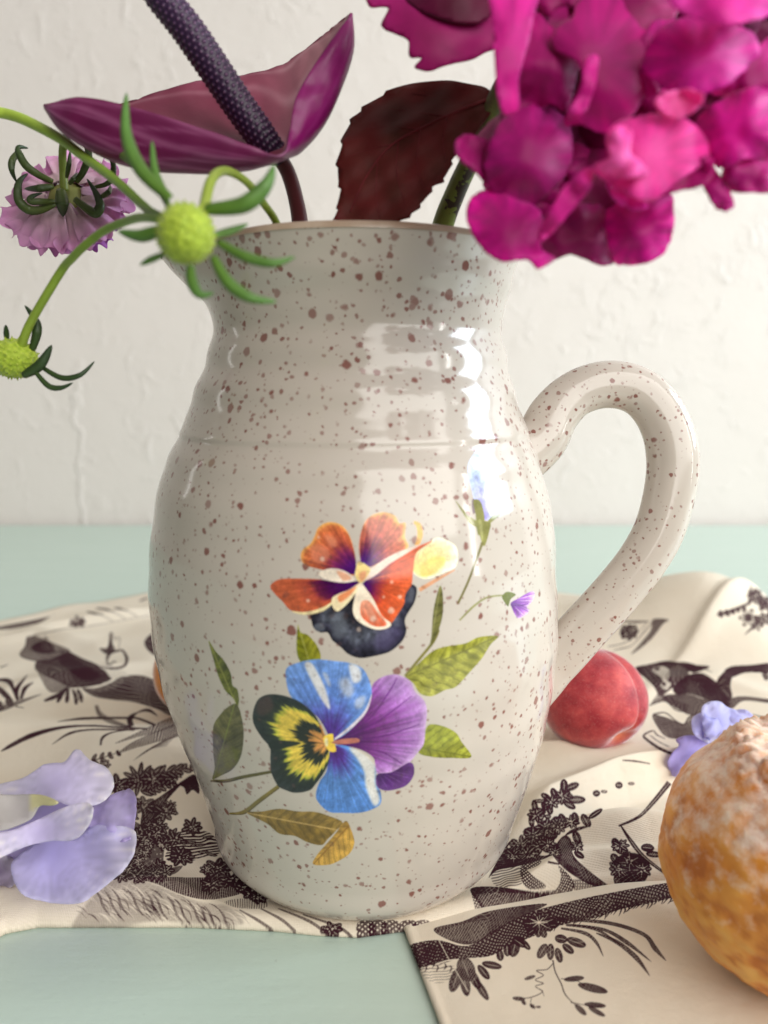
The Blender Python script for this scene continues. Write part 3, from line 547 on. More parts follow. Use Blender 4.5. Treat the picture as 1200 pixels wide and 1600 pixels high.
# ------------------------------------------------------------------ object helpers
def link(name, me, mats=None, parent=None, smooth=True):
    o = bpy.data.objects.new(name, me)
    COL.objects.link(o)
    if mats is not None:
        for m in (mats if isinstance(mats, (list, tuple)) else [mats]): me.materials.append(m)
    if parent is not None: o.parent = parent
    if smooth and len(me.polygons): me.polygons.foreach_set('use_smooth', [True] * len(me.polygons))
    return o
def mesh(name, verts, faces):
    me = bpy.data.meshes.new(name)
    me.from_pydata([tuple(map(float, v)) for v in verts], [], [tuple(map(int, f)) for f in faces])
    me.update()
    return me
def grid_faces(nu, nv, wrap=False, off=0):
    f = []
    for i in range(nu - 1):
        for j in range(nv if wrap else nv - 1):
            k = (j + 1) % nv
            f.append((off + i * nv + j, off + i * nv + k, off + (i + 1) * nv + k, off + (i + 1) * nv + j))
    return f
def empty(name, loc, label=None, cat=None, group=None):
    o = bpy.data.objects.new(name, None); COL.objects.link(o)
    o.location = loc; o.empty_display_size = 0.02
    if label: tag(o, label, cat, group)
    return o
def tag(o, label=None, cat=None, group=None, kind=None):
    if label: o['label'] = label
    if cat: o['category'] = cat
    if group: o['group'] = group
    if kind: o['kind'] = kind
    return o
def adopt(o, parent):
    """child keeps its world coordinates under an unrotated parent"""
    o.parent = parent
    w = np.array(parent.location)
    q = parent.parent
    while q is not None: w = w + np.array(q.location); q = q.parent
    o.location = tuple(np.array(o.location) - w)
    return o
def setcol(me, cols):
    a = me.color_attributes.new('tint', 'FLOAT_COLOR', 'POINT')
    c = np.ones((len(me.vertices), 4), np.float32); c[:, :3] = cols
    a.data.foreach_set('color', c.ravel())
def lin(c):
    c = np.asarray(c, float) / 255.0
    return np.where(c <= .04045, c / 12.92, ((c + .055) / 1.055) ** 2.4)
def thicken(o, th, off=0.0, sub=0):
    m = o.modifiers.new('thickness', 'SOLIDIFY'); m.thickness = th; m.offset = off
    if sub:
        s_ = o.modifiers.new('smooth', 'SUBSURF'); s_.levels = sub; s_.render_levels = sub
def tube(path, rad, n=10, closed_caps=True, flat=None):
    """tube along 3D points; rad scalar or list; flat = (normal vector, ratio) squashes the section"""
    p = np.array(path, float); N = len(p)
    rad = np.interp(np.linspace(0, 1, N), np.linspace(0, 1, len(np.atleast_1d(rad))), np.atleast_1d(rad))
    d = np.gradient(p, axis=0); d /= np.linalg.norm(d, axis=1)[:, None]
    ref = np.array([0, 0, 1.0]) if abs(d[0][2]) < .9 else np.array([0, 1.0, 0])
    u = np.cross(d[0], ref); u /= np.linalg.norm(u)
    V = []; 
    for i in range(N):
        u = u - d[i] * np.dot(u, d[i]); u /= np.linalg.norm(u); w = np.cross(d[i], u)
        for k in range(n):
            a = 2 * PI * k / n
            V.append(p[i] + rad[i] * (math.cos(a) * u + math.sin(a) * w))
    F = grid_faces(N, n, True)
    if closed_caps:
        F.append(tuple(range(n))[::-1]); F.append(tuple(range((N - 1) * n, N * n)))
    return V, F
def ptube(pts, ts, rpx, n=10, k=6):
    """tube through photo pixels at given depths, radius in pixels"""
    c = catmull(pts, k, False)
    t = np.interp(np.linspace(0, 1, len(c)), np.linspace(0, 1, len(ts)), ts)
    rp = np.interp(np.linspace(0, 1, len(c)), np.linspace(0, 1, len(np.atleast_1d(rpx))), np.atleast_1d(rpx))
    P3 = [P(x, y, tt) for (x, y), tt in zip(c, t)]
    return tube(P3, rp * t / FOC, n)

# ------------------------------------------------------------------ material helpers
class NT:
    def __init__(s, name):
        s.m = bpy.data.materials.new(name); s.m.use_nodes = True
        s.t = s.m.node_tree; s.b = s.t.nodes['Principled BSDF']; s.out = s.t.nodes['Material Output']
    def n(s, typ, props=None, **ins):
        q = s.t.nodes.new(typ)
        for k, v in (props or {}).items(): setattr(q, k, v)
        for k, v in ins.items():
            key = k.replace('_', ' ')
            sock = q.inputs[int(k[1:])] if (k[0] == 'i' and k[1:].isdigit()) else q.inputs[key]
            s.set(sock, v)
        return q
    def set(s, sock, v):
        if isinstance(v, bpy.types.NodeSocket): s.t.links.new(v, sock)
        elif isinstance(v, (tuple, list)) and len(v) == 3 and sock.type == 'RGBA': sock.default_value = (*v, 1)
        else: sock.default_value = v
    def math(s, op, a, b=0.0, c=None, clamp=False):
        q = s.t.nodes.new('ShaderNodeMath'); q.operation = op; q.use_clamp = clamp
        s.set(q.inputs[0], a); s.set(q.inputs[1], b)
        if c is not None: s.set(q.inputs[2], c)
        return q.outputs[0]
    def mix(s, f, a, b, blend='MIX'):
        q = s.t.nodes.new('ShaderNodeMix'); q.data_type = 'RGBA'; q.blend_type = blend
        s.set(q.inputs[0], f); s.set(q.inputs[6], a); s.set(q.inputs[7], b)
        return q.outputs[2]
    def ramp(s, f, stops):
        q = s.t.nodes.new('ShaderNodeValToRGB'); s.set(q.inputs[0], f)
        e = q.color_ramp.elements
        while len(e) < len(stops): e.new(.5)
        for k, (p_, c) in enumerate(stops):
            e[k].position = p_; e[k].color = (*c, 1) if len(c) == 3 else c
        return q.outputs[0]
    def coord(s, which='Object'): return s.n('ShaderNodeTexCoord').outputs[which]
    def noise(s, scale, vec=None, detail=4.0, rough=.55, dist=0.0):
        q = s.n('ShaderNodeTexNoise', None, Scale=scale, Detail=detail, Roughness=rough, Distortion=dist)
        if vec is not None: s.t.links.new(vec, q.inputs['Vector'])
        return q.outputs['Fac']
    def bump(s, h, strength=.3, dist=.001):
        q = s.n('ShaderNodeBump', None, Strength=strength, Distance=dist, Height=h)
        s.t.links.new(q.outputs[0], s.b.inputs['Normal'])
        return q
    def set_in(s, **k):
        for a, v in k.items(): s.set(s.b.inputs[a.replace('_', ' ')], v)

def botanical(name, rough=.5, transl=.0, var=.12, scale=180., bumpd=.0004, sheen=0.0, spec=.4, coat=0.0):
    """tissue coloured by the part's own tint"""
    k = NT(name)
    at = k.n('ShaderNodeVertexColor', {'layer_name': 'tint'}).outputs[0]
    co = k.coord()
    nz = k.noise(scale, co, 5)
    f = k.math('MULTIPLY_ADD', nz, 2 * var, 1 - var)
    c = k.mix(1.0, at, f, 'MULTIPLY')
    k.set_in(Base_Color=c, Roughness=rough)
    k.b.inputs['Specular IOR Level'].default_value = spec
    if sheen: k.b.inputs['Sheen Weight'].default_value = sheen
    if coat: k.b.inputs['Coat Weight'].default_value = coat; k.b.inputs['Coat Roughness'].default_value = .15
    k.bump(nz, .35, bumpd)
    if transl:
        tr = k.n('ShaderNodeBsdfTranslucent', None, Color=c)
        mx = k.n('ShaderNodeMixShader', None, i0=transl)
        k.t.links.new(k.b.outputs[0], mx.inputs[1]); k.t.links.new(tr.outputs[0], mx.inputs[2])
        k.t.links.new(mx.outputs[0], k.out.inputs[0])
    return k.m

# ------------------------------------------------------------------ setting: wall and table
def wall_material():
    k = NT('painted_plaster')
    co = k.coord()
    big = k.noise(3.0, co, 3); mid = k.noise(16., co, 5, .6); fine = k.noise(120., co, 4, .6)
    c = k.mix(big, (0.69, 0.632, 0.588), (0.745, 0.70, 0.662))
    c = k.mix(k.math('MULTIPLY', k.math('GREATER_THAN', fine, .70), .25), c, (.62, .58, .52))
    k.set_in(Base_Color=c, Roughness=.42)
    st = k.n('ShaderNodeMapping', None, Vector=co, Scale=(1.0, 1.0, .85)).outputs[0]
    pits = k.noise(34., st, 6, .62, .8)
    pit = k.math('SMOOTHSTEP' if False else 'POWER', k.math('MAXIMUM', k.math('SUBTRACT', pits, .52), 0.0), 1.3)
    # the hairline crack left of the jug
    s = k.n('ShaderNodeSeparateXYZ', None, Vector=co)
    wob = k.math('MULTIPLY_ADD', k.noise(26., co, 5, .7), .05, -.025)
    dx = k.math('ABSOLUTE', k.math('SUBTRACT', k.math('ADD', s.outputs[0], wob), -.405))
    crack = k.math('MULTIPLY', k.math('SUBTRACT', 1.0, k.math('DIVIDE', dx, .006), clamp=True), k.math('LESS_THAN', s.outputs[2], .19))
    h = k.math('ADD', k.math('MULTIPLY', mid, .5), k.math('ADD', k.math('MULTIPLY', pit, 3.0), k.math('MULTIPLY', fine, .06)))
    h = k.math('ADD', h, k.math('MULTIPLY', crack, .55))
    k.bump(h, .45, .006)
    return k.m
wl = mesh('wall', [(-2.2, .742, -.9), (2.4, .758, -.9), (2.4, .758, 2.2), (-2.2, .742, 2.2), (-2.2, .86, -.9), (2.4, .876, -.9), (2.4, .876, 2.2), (-2.2, .86, 2.2)],
          [(0, 1, 2, 3), (5, 4, 7, 6), (3, 2, 6, 7), (1, 0, 4, 5), (1, 5, 6, 2), (4, 0, 3, 7)])
tag(link('wall', wl, wall_material(), smooth=False), 'cream painted plaster wall with fine cracks and pits', kind='structure')
def table_material():
    k = NT('mint_paint')
    co = k.coord()
    a = k.noise(4., co, 3); f = k.noise(300., co, 3)
    g = k.noise(40., k.n('ShaderNodeMapping', None, Vector=co, Scale=(.25, 2., 1.)).outputs[0], 4)
    c = k.mix(a, (0.52, 0.645, 0.56), (0.565, 0.68, 0.60))
    c = k.mix(k.math('MULTIPLY', g, .30), c, (0.44, 0.56, 0.48))
    c = k.mix(k.math('MULTIPLY', k.math('GREATER_THAN', k.noise(210., co, 2), .74), .35), c, (0.36, 0.44, 0.38))
    k.set_in(Base_Color=c, Roughness=k.math('MULTIPLY_ADD', g, .12, .30))
    k.bump(k.math('ADD', k.math('MULTIPLY', f, .5), k.math('MULTIPLY', g, 1.6)), .22, .001)
    return k.m
bm = bmesh.new()
bmesh.ops.create_cube(bm, size=1.0)
for v in bm.verts: v.co = (v.co.x * 2.6, -.30 + (v.co.y + .5) * 1.041 - .0, -.018 + v.co.z * .036)
bmesh.ops.bevel(bm, geom=[e for e in bm.edges], offset=.003, segments=2, affect='EDGES')
me = bpy.data.meshes.new('table'); bm.to_mesh(me); bm.free()
tag(link('table', me, table_material(), smooth=False), 'pale mint green painted table top', kind='structure')

# ------------------------------------------------------------------ the jug
PZ = np.array([.0015, .003, .008, .02, .04, .06, .08, .10, .12, .14, .16, .175, .19, .2, .21, .225, .233, .2378])
PR = np.array([.0500, .0535, .0592, .0632, .0688, .0738, .0778, .0799, .0792, .0770, .0722, .0656, .0600, .0566, .0542, .0567, .0594, .0608])
PX = np.array([.0010, .0012, .0018, .0026, .0027, .0018, .0006, -.0003, -.0010, -.0010, -.0014, -.0004, 0., .0008, .0010, .0010, .0005, .0005])
def herm(z, Zs, Vs):
    m = np.gradient(Vs, Zs)
    i = np.clip(np.searchsorted(Zs, z) - 1, 0, len(Zs) - 2)
    h = Zs[i + 1] - Zs[i]; t = np.clip((z - Zs[i]) / h, 0, 1)
    return (2 * t ** 3 - 3 * t ** 2 + 1) * Vs[i] + (t ** 3 - 2 * t ** 2 + t) * h * m[i] + (-2 * t ** 3 + 3 * t ** 2) * Vs[i + 1] + (t ** 3 - t ** 2) * h * m[i + 1]
ZTOP = .2378
def sstep(a, b, x):
    t = np.clip((x - a) / (b - a), 0, 1); return t * t * (3 - 2 * t)
def jug_r(th, z):
    r = herm(z, PZ, PR)
    neck = sstep(.150, .172, z)
    rings = np.sin(z * 2 * PI / .0125 + .6 * np.sin(th + 1.)) * .00028 * neck * (1 - sstep(.226, .236, z))
    rings = rings + np.sin(z * 2 * PI / .0185 + 1.0 + .5 * np.sin(th * 2)) * .00016 * sstep(.03, .06, z)
    rings = rings + (sstep(.1725, .1735, z) - sstep(.1735, .178, z)) * .0005
    wav = .00025 * np.sin(3 * th + z * 60) + .0002 * np.sin(5 * th - z * 90 + 1)
    # pouring lip on the left side
    d = (np.mod(th + PI / 2 + PI, 2 * PI) - PI)
    lip = .0125 * np.exp(-(d / .34) ** 2) * sstep(.213, .2405, z) ** 1.15
    pinch = -.0022 * (np.exp(-((d - .75) / .3) ** 2) + np.exp(-((d + .75) / .3) ** 2)) * sstep(.215, .2405, z)
    return r + rings + wav + lip + pinch
def jug_pt(th, z, inset=0.0):
    """th = 0 faces the camera, positive to the right"""
    r = jug_r(th, z) - inset
    return herm(z, PZ, PX) + r * np.sin(th), -r * np.cos(th), z

def glaze(name, image=None):
    k = NT(name)
    co = k.coord()
    n1_ = k.noise(22., co, 4); n2 = k.noise(7., co, 2)
    base = k.mix(n2, (0.52, 0.462, 0.388), (0.615, 0.566, 0.498))
    base = k.mix(k.math('MULTIPLY', n1_, .35), base, (0.50, 0.43, 0.385))
    spots = None
    wob = k.n('ShaderNodeTexNoise', None, Scale=420., Detail=2.0, Vector=co)
    vec = k.n('ShaderNodeVectorMath', {'operation': 'MULTIPLY_ADD'}, i0=wob.outputs['Color'], i1=(.0016, .0016, .0016), i2=co).outputs[0]
    clus = k.noise(38., co, 2)
    hi = k.math('MULTIPLY_ADD', k.n('ShaderNodeSeparateXYZ', None, Vector=co).outputs[2], 1.3, .96)
    for scale, r0, r1, amt in ((185., .07, .21, .85), (290., .08, .20, .78), (430., .08, .20, .66)):
        v = k.n('ShaderNodeTexVoronoi', {'feature': 'F1', 'voronoi_dimensions': '3D'}, Scale=scale, Vector=vec)
        rnd = k.n('ShaderNodeSeparateColor', None, i0=v.outputs['Color'])
        rr = k.math('POWER', rnd.outputs[0], 1.5)
        rad = k.math('MULTIPLY_ADD', rr, r1, r0)
        rad = k.math('MULTIPLY', k.math('MULTIPLY', rad, k.math('MULTIPLY_ADD', clus, 1.2, .45)), hi)
        e = k.math('DIVIDE', k.math('SUBTRACT', rad, v.outputs['Distance']), .10)
        m = k.math('MULTIPLY', k.math('MINIMUM', k.math('MAXIMUM', e, 0.0), 1.0), k.math('MULTIPLY_ADD', rnd.outputs[1], .5, amt - .2))
        spots = m if spots is None else k.math('MAXIMUM', spots, m)
    spotcol = k.mix(k.noise(90., co, 2), (0.20, 0.082, 0.066), (0.29, 0.135, 0.11))
    c = k.mix(spots, base, spotcol)
    if image is not None:
        uv = k.n('ShaderNodeUVMap', {'uv_map': 'transfer'}).outputs[0]
        im = k.n('ShaderNodeTexImage', {'image': image, 'extension': 'CLIP', 'interpolation': 'Cubic'}, Vector=uv)
        weak = k.math('MULTIPLY', k.math('MAXIMUM', k.math('SUBTRACT', spots, .35), 0.0), .55)
        pr = k.mix(weak, im.outputs[0], (0.10, 0.055, 0.05))
        c = k.mix(im.outputs[1], c, pr)
    k.set_in(Base_Color=c, Roughness=.13)
    k.b.inputs['IOR'].default_value = 1.47
    k.b.inputs['Coat Weight'].default_value = .1
    k.b.inputs['Coat Roughness'].default_value = .04
    hb = k.math('ADD', k.math('MULTIPLY', n1_, .5), k.math('MULTIPLY', k.noise(140., co, 3), .12))
    k.bump(hb, .22, .0012)
    return k.m

TH0, TH1, TZ0, TZ1 = -1.25, 1.25, 0.0, .20
def bake_transfer():
    cv = paint_transfer()
    W, H = 2048, 1536
    th = TH0 + (np.arange(W) + .5) / W * (TH1 - TH0); z = TZ0 + (np.arange(H) + .5) / H * (TZ1 - TZ0)
    TH, ZZ = np.meshgrid(th, np.maximum(z, .002))
    x, y, zz = jug_pt(TH, ZZ)
    px, py = topx(x, y, zz)
    rgb, a = cv.sample(px, py)
    im = bpy.data.images.new('pansy_transfer', W, H, alpha=True)
    im.alpha_mode = 'CHANNEL_PACKED'
    im.pixels.foreach_set(np.dstack([rgb, a]).astype(np.float32).ravel())
    im.update(); im.pack()
    return im
jug = empty('ceramic_jug', (0, 0, .0015), 'speckled cream ceramic jug with pansy transfer, loop handle and pouring lip', 'jug')
NTH = 240
zs = np.concatenate([np.linspace(.0015, .012, 12)[:-1], np.linspace(.012, .150, 90)[:-1], np.linspace(.150, ZTOP, 110)])
ths = np.linspace(-PI, PI, NTH, endpoint=False)
V = []; UV = []
for z in zs:
    x, y, _ = jug_pt(ths, np.full(NTH, z))
    V += [(a, b, z) for a, b in zip(x, y)]
    UV += [((t - TH0) / (TH1 - TH0), (z - TZ0) / (TZ1 - TZ0)) for t in ths]
nout = len(zs)
F = grid_faces(nout, NTH, True)
# inner wall
zi = np.linspace(ZTOP, .008, 60)
for z in zi:
    x, y, _ = jug_pt(ths, np.full(NTH, z), .0042)
    V += [(a, b, z) for a, b in zip(x, y)]; UV += [(-1, -1)] * NTH
F += grid_faces(len(zi), NTH, True, nout * NTH)
F.append(tuple(range(NTH))[::-1])
F.append(tuple(range((nout + len(zi) - 1) * NTH, (nout + len(zi)) * NTH)))
me = mesh('body', V, F)
uvl = me.uv_layers.new(name='transfer')
idx = np.empty(len(me.loops), np.int32); me.loops.foreach_get('vertex_index', idx)
uva = np.array(UV, np.float32)[idx]
uvl.data.foreach_set('uv', uva.ravel())
GL = glaze('speckled_glaze')
body = adopt(link('body', me, glaze('speckled_glaze_with_print', bake_transfer())), jug)
# rim: rounded, rubbed bare to the tan clay
k = NT('bare_clay_rim'); nz = k.noise(90., k.coord(), 4)
k.set_in(Base_Color=k.mix(nz, (.30, .17, .085), (.60, .50, .40)), Roughness=.28)
V = []; 
for j in range(8):
    a = PI * j / 7
    x, y, _ = jug_pt(ths, np.full(NTH, ZTOP), .0021 - .0023 * math.cos(a))
    V += [(p_, q, ZTOP - .0003 + .0024 * math.sin(a) ** .8) for p_, q in zip(x, y)]
adopt(link('rim', mesh('rim', V, grid_faces(8, NTH, True)), k.m), jug)
# handle
hp = [(20, 545), (110, 500), (195, 428), (250, 325), (330, 240), (420, 195), (512, 180), (600, 193), (675, 233), (735, 300), (775, 380), (797, 460), (804, 560), (785, 700), (740, 855), (665, 990), (570, 1112), (475, 1222), (380, 1325), (290, 1425), (200, 1515), (90, 1620)]
c = catmull(T(780, 540, 2.962)(hp), 6, False)
tt = np.linspace(.302, .312, len(c))
P3 = np.array([P(x, y, t) for (x, y), t in zip(c, tt)])
V, F = [], []
NS = 28
d = np.gradient(P3, axis=0); d /= np.linalg.norm(d, axis=1)[:, None]
side = np.array([0., 1., 0.])
for i, p_ in enumerate(P3):
    u = i / (len(P3) - 1)
    w = np.cross(d[i], side); w /= np.linalg.norm(w); s_ = np.cross(w, d[i])
    hw = np.interp(u, [0, .08, .2, .35, .55, .75, .93, 1], [.0130, .0108, .0092, .0094, .0104, .0098, .0102, .0125])
    for k_ in range(NS):
        a = 2 * PI * k_ / NS
        ridge = 1 - .045 * math.exp(-((math.cos(a) - .12) / .16) ** 2) * (1 if math.sin(a) < 0 else 0)
        V.append(p_ + hw * ridge * math.cos(a) * w + hw * .82 * ridge * math.sin(a) * s_)
F = grid_faces(len(P3), NS, True); F.append(tuple(range(NS))[::-1]); F.append(tuple(range((len(P3) - 1) * NS, len(P3) * NS)))
adopt(link('handle', mesh('handle', V, F), GL), jug)

# ------------------------------------------------------------------ the toile cloth
FX = [-320, -60, -10, 8, 60, 300, 430, 500, 560, 640, 700, 760, 860, 950, 1040, 1200, 1520]
FY = [1480, 1478, 1474, 1462, 1452, 1452, 1458, 1465, 1468, 1457, 1443, 1428, 1405, 1393, 1384, 1362, 1325]
BX = [-320, 0, 120, 240, 560, 870, 1000, 1090, 1200, 1520]
BY = [1012, 977, 950, 931, 906, 934, 966, 972, 962, 935]
def pxpt(q): x, y = onz(q[0], q[1], .003); return np.array([x, y])
# ridges: pixel polyline, height m, half width towards camera, half width away
RIDGES = [
    ([(800, 1182), (900, 1187), (980, 1192), (1060, 1200), (1180, 1225)], .0120, .016, .006),
    ([(800, 1300), (880, 1268), (960, 1238), (1060, 1212), (1180, 1190)], .0175, .007, .014),
    ([(850, 1330), (930, 1318), (1000, 1308), (1120, 1300)], .0140, .009, .012),
    ([(680, 1440), (760, 1410), (840, 1385), (900, 1360), (980, 1352), (1100, 1345)], .0100, .006, .010),
    ([(860, 1292), (900, 1330), (960, 1375)], .0050, .005, .005),
    ([(-80, 1415), (120, 1405), (250, 1398), (330, 1415), (420, 1432)], .0085, .012, .010),
    ([(150, 1385), (260, 1375), (380, 1392)], .0035, .006, .006),
    ([(40, 992), (140, 975), (245, 958)], .0090, .010, .012),
    ([(-60, 1010), (60, 994), (150, 1010)], .0060, .012, .014),
    ([(-80, 1150), (60, 1145), (200, 1165), (300, 1190)], .0065, .016, .018),
    ([(60, 1110), (130, 1100), (200, 1085)], .0020, .008, .010),
    ([(20, 1075), (110, 1060), (230, 1040)], .0060, .010, .014),
    ([(150, 1240), (230, 1225), (310, 1215)], .0060, .008, .012),
    ([(1000, 1090), (1050, 1070), (1120, 1075), (1200, 1095)], .0050, .010, .012),
    ([(1060, 1050), (1120, 1010), (1190, 970), (1280, 925)], .0060, .012, .006),
]
RP = [(np.array([pxpt(q) for q in r[0]]), r[1], r[2], r[3]) for r in RIDGES]
def smax(a, b, k): 
    h = np.clip(.5 + .5 * (a - b) / k, 0, 1); return b * (1 - h) + a * h + k * h * (1 - h)
def cloth_h(x, y):
    h = np.zeros_like(x)
    for pts, A, wf, wb in RP:
        best = np.full(x.shape, 1e9); val = np.zeros_like(x)
        n = len(pts) - 1
        for i in range(n):
            a, b = pts[i], pts[i + 1]; L2 = ((b - a) ** 2).sum()
            u = np.clip(((x - a[0]) * (b[0] - a[0]) + (y - a[1]) * (b[1] - a[1])) / L2, 0, 1)
            qx, qy = a[0] + u * (b[0] - a[0]), a[1] + u * (b[1] - a[1])
            dd = np.hypot(x - qx, y - qy); w = np.where(y < qy, wf, wb)
            g = (i + u) / n
            v = A * np.exp(-(dd / w) ** 1.6) * (.35 + .65 * np.sin(np.pi * np.clip(.12 + .76 * g, 0, 1)))
            val = np.where(dd < best, v, val); best = np.minimum(best, dd)
        h = smax(h, val, .0012) 
    # the raised corner on the right, far side
    cx, cy = .255, .27
    q = np.hypot((x - cx) / .075, (y - cy) / .085)
    h = h + .045 * np.exp(-q ** 2 * 1.3)
    q2 = np.hypot((x - .17) / .05, (y - .28) / .05); h = h + .006 * np.exp(-q2 ** 2)
    h = h + .0009 * (np.sin(x * 55 + y * 31) * np.sin(y * 62 - x * 20) + .5 * np.sin(x * 120 + 30 * y + 1.3) * np.sin(y * 95 - 40 * x)) + .0009
    rj = np.hypot(x - .001, y)
    h = h * sstep(.055, .084, rj)
    rp = np.hypot(x - .1196, y - .080); h = h * (.25 + .75 * sstep(.008, .026, rp))
    return h + .0011
NU, NV = 520, 300
def cloth_pt(s, v):
    """s: 0..1 left to right, v: 0 front edge .. 1 back edge"""
    px = -320 + s * 1840
    yf = np.interp(px, FX, FY); yb = np.interp(px, BX, BY)
    v2 = np.clip(v, 0, 1)
    x, y = onz(px, yf + (yb - yf) * v2, 0.)
    xf, yff = onz(px, yf, 0.)
    h = cloth_h(x, y)
    d = np.hypot(x - xf, y - yff)
    w = .0075
    q = np.clip(1 - d / w, 0, 1)
    rollh = np.interp(px, [-320, 0, 100, 300, 420, 520, 620, 800, 1100, 1520], [.006, .006, .0055, .0055, .005, .0032, .0032, .0055, .006, .006])
    h = smax(h, rollh * np.exp(-(d / .013) ** 2), .001)
    h = np.where(d < w, h * np.sqrt(np.maximum(1 - q ** 2.2, 0)) + .0006, h + .0006)
    return x, y, h
Sg, Vg = np.meshgrid(np.linspace(0, 1, NU), np.concatenate([np.linspace(0, .05, 34)[:-1] ** 1.0, np.linspace(.05, 1, NV - 33)]), indexing='xy')
Vg = Vg.copy()
x, y, z = cloth_pt(Sg, Vg)
V = list(zip(x.ravel(), y.ravel(), z.ravel()))
# the front edge turns under
xr, yr, zr = cloth_pt(Sg[0], np.full(NU, .012))
nmain = len(V)
V += list(zip(xr, yr + .0, np.full(NU, .0004)))
F = grid_faces(NV, NU)
F += [(nmain + i, nmain + i + 1, i + 1, i) for i in range(NU - 1)]
UVm = np.stack([Sg.ravel(), Vg.ravel() * .5], 1)
UVr = np.stack([Sg[0], np.zeros(NU)], 1)
# the flat corner tucked below
FU, FV = 160, 90
def flap_pt(a, b):
    px0 = np.interp(b, [0, 1], [0, 1])
    pr = 1520.
    pyl = 1405 + b * 345
    pl = 624 + (pyl - 1440) * .375
    px = pl + (pr - pl) * a
    top = np.interp(px, FX, FY) - 30
    py = np.maximum(top, 1330) + (1750 - np.maximum(top, 1330)) * b
    pl2 = 624 + (py - 1440) * .375
    px = pl2 + (pr - pl2) * a
    x, y = onz(px, py, .0)
    z = .0011 + .0005 * (1 + np.sin(x * 90 + y * 40) * np.sin(y * 70 - x * 25)) * np.clip(a * 8, 0, 1)
    z = z + .0006 * (1 - sstep(.016, .019, a)) + .0006 * sstep(0, .003, a)
    return x, y, z
Ag, Bg = np.meshgrid(np.linspace(0, 1, FU), np.linspace(0, 1, FV), indexing='xy')
x2, y2, z2 = flap_pt(Ag, Bg)
off = len(V)
V += list(zip(x2.ravel(), y2.ravel(), z2.ravel()))
F += [tuple(q[::-1]) for q in grid_faces(FV, FU, False, off)]
UVf = np.stack([Ag.ravel(), .5 + (1 - Bg.ravel()) * .5], 1)
me = mesh('toile_cloth', V, F)
uvl = me.uv_layers.new(name='print')
idx = np.empty(len(me.loops), np.int32); me.loops.foreach_get('vertex_index', idx)
uvl.data.foreach_set('uv', np.vstack([UVm, UVr, UVf]).astype(np.float32)[idx].ravel())
def bake_toile():
    W, H = 3072, 2048
    cv = paint_toile(); cc = paint_corner()
    s = (np.arange(W) + .5) / W; v = (np.arange(H // 2) + .5) / (H // 2)
    Sg, Vv = np.meshgrid(s, v)
    x, y, z = cloth_pt(Sg, Vv)
    px, py = topx(x, y, z)
    rgb, a = cv.sample(px, py)
    A = rgb[..., 0] * (a > 0)
    x, y, z = flap_pt(Sg, 1 - Vv)
    px, py = topx(x, y, z)
    rgb, a = cc.sample(px, py)
    B = rgb[..., 0] * (a > 0)
    ink = np.vstack([A, B]).astype(np.float32)
    im = bpy.data.images.new('toile_print', W, H, alpha=False)
    im.colorspace_settings.name = 'Non-Color'
    im.pixels.foreach_set(np.dstack([ink, ink, ink, np.ones_like(ink)]).ravel())
    im.update(); im.pack()
    return im
def cloth_material():
    k = NT('toile_cotton')
    uv = k.n('ShaderNodeUVMap', {'uv_map': 'print'}).outputs[0]
    im = k.n('ShaderNodeTexImage', {'image': bake_toile(), 'interpolation': 'Cubic', 'extension': 'EXTEND'}, Vector=uv).outputs[0]
    co = k.coord()
    w1 = k.n('ShaderNodeTexWave', {'wave_type': 'BANDS', 'bands_direction': 'X'}, Vector=co, Scale=520., Distortion=2.5, Detail=2.).outputs['Fac']
    w2 = k.n('ShaderNodeTexWave', {'wave_type': 'BANDS', 'bands_direction': 'Y'}, Vector=co, Scale=520., Distortion=2.5, Detail=2.).outputs['Fac']
    wv = k.math('MULTIPLY_ADD', w1, .5, k.math('MULTIPLY', w2, .5))
    nz = k.noise(30., co, 4)
    base = k.mix(nz, (0.77, 0.675, 0.535), (0.83, 0.755, 0.63))
    base = k.mix(k.math('MULTIPLY', wv, .22), base, (0.64, 0.54, 0.41))
    inkf = k.math('MULTIPLY', im, k.math('MULTIPLY_ADD', k.noise(700., co, 3), .3, .95), clamp=True)
    c = k.mix(inkf, base, (0.040, 0.010, 0.017))
    k.set_in(Base_Color=c, Roughness=.78)
    k.b.inputs['Specular IOR Level'].default_value = .12
    k.bump(k.math('ADD', wv, k.math('MULTIPLY', k.math('ADD', k.noise(60., co, 5, .6, .6), k.noise(190., co, 3)), 3.0)), .45, .00030)
    return k.m
cloth = link('toile_cloth', me, cloth_material())
thicken(cloth, .0005, -1)
tag(cloth, 'rumpled cream cotton cloth printed with dark plum toile scenes', 'cloth')

# ------------------------------------------------------------------ fruit and bun
def fbm(v, f, o=4): 
    return mnoise.fractal(Vector(v) * f, .6, 2.0, o)
def sphere_dirs(nu, nv):
    V = []; 
    for i in range(nu):
        a = PI * i / (nu - 1)
        for j in range(nv):
            b = 2 * PI * j / nv; V.append((math.sin(a) * math.cos(b), math.sin(a) * math.sin(b), math.cos(a)))
    return np.array(V)
CAMX = np.array([1., 0, 0]); CAMY = np.array([0, math.sin(PITCH), math.cos(PITCH)]); CAMZ = np.array([0, -math.cos(PITCH), math.sin(PITCH)])   # right, up, towards the lens
def camdir(a, b, c): 
    v = a * CAMX + b * CAMY + c * CAMZ; return v / np.linalg.norm(v)
def frame(axis, ref):
    z = np.array(axis) / np.linalg.norm(axis); x = np.array(ref) - z * np.dot(ref, z); x /= np.linalg.norm(x)
    return x, np.cross(z, x), z
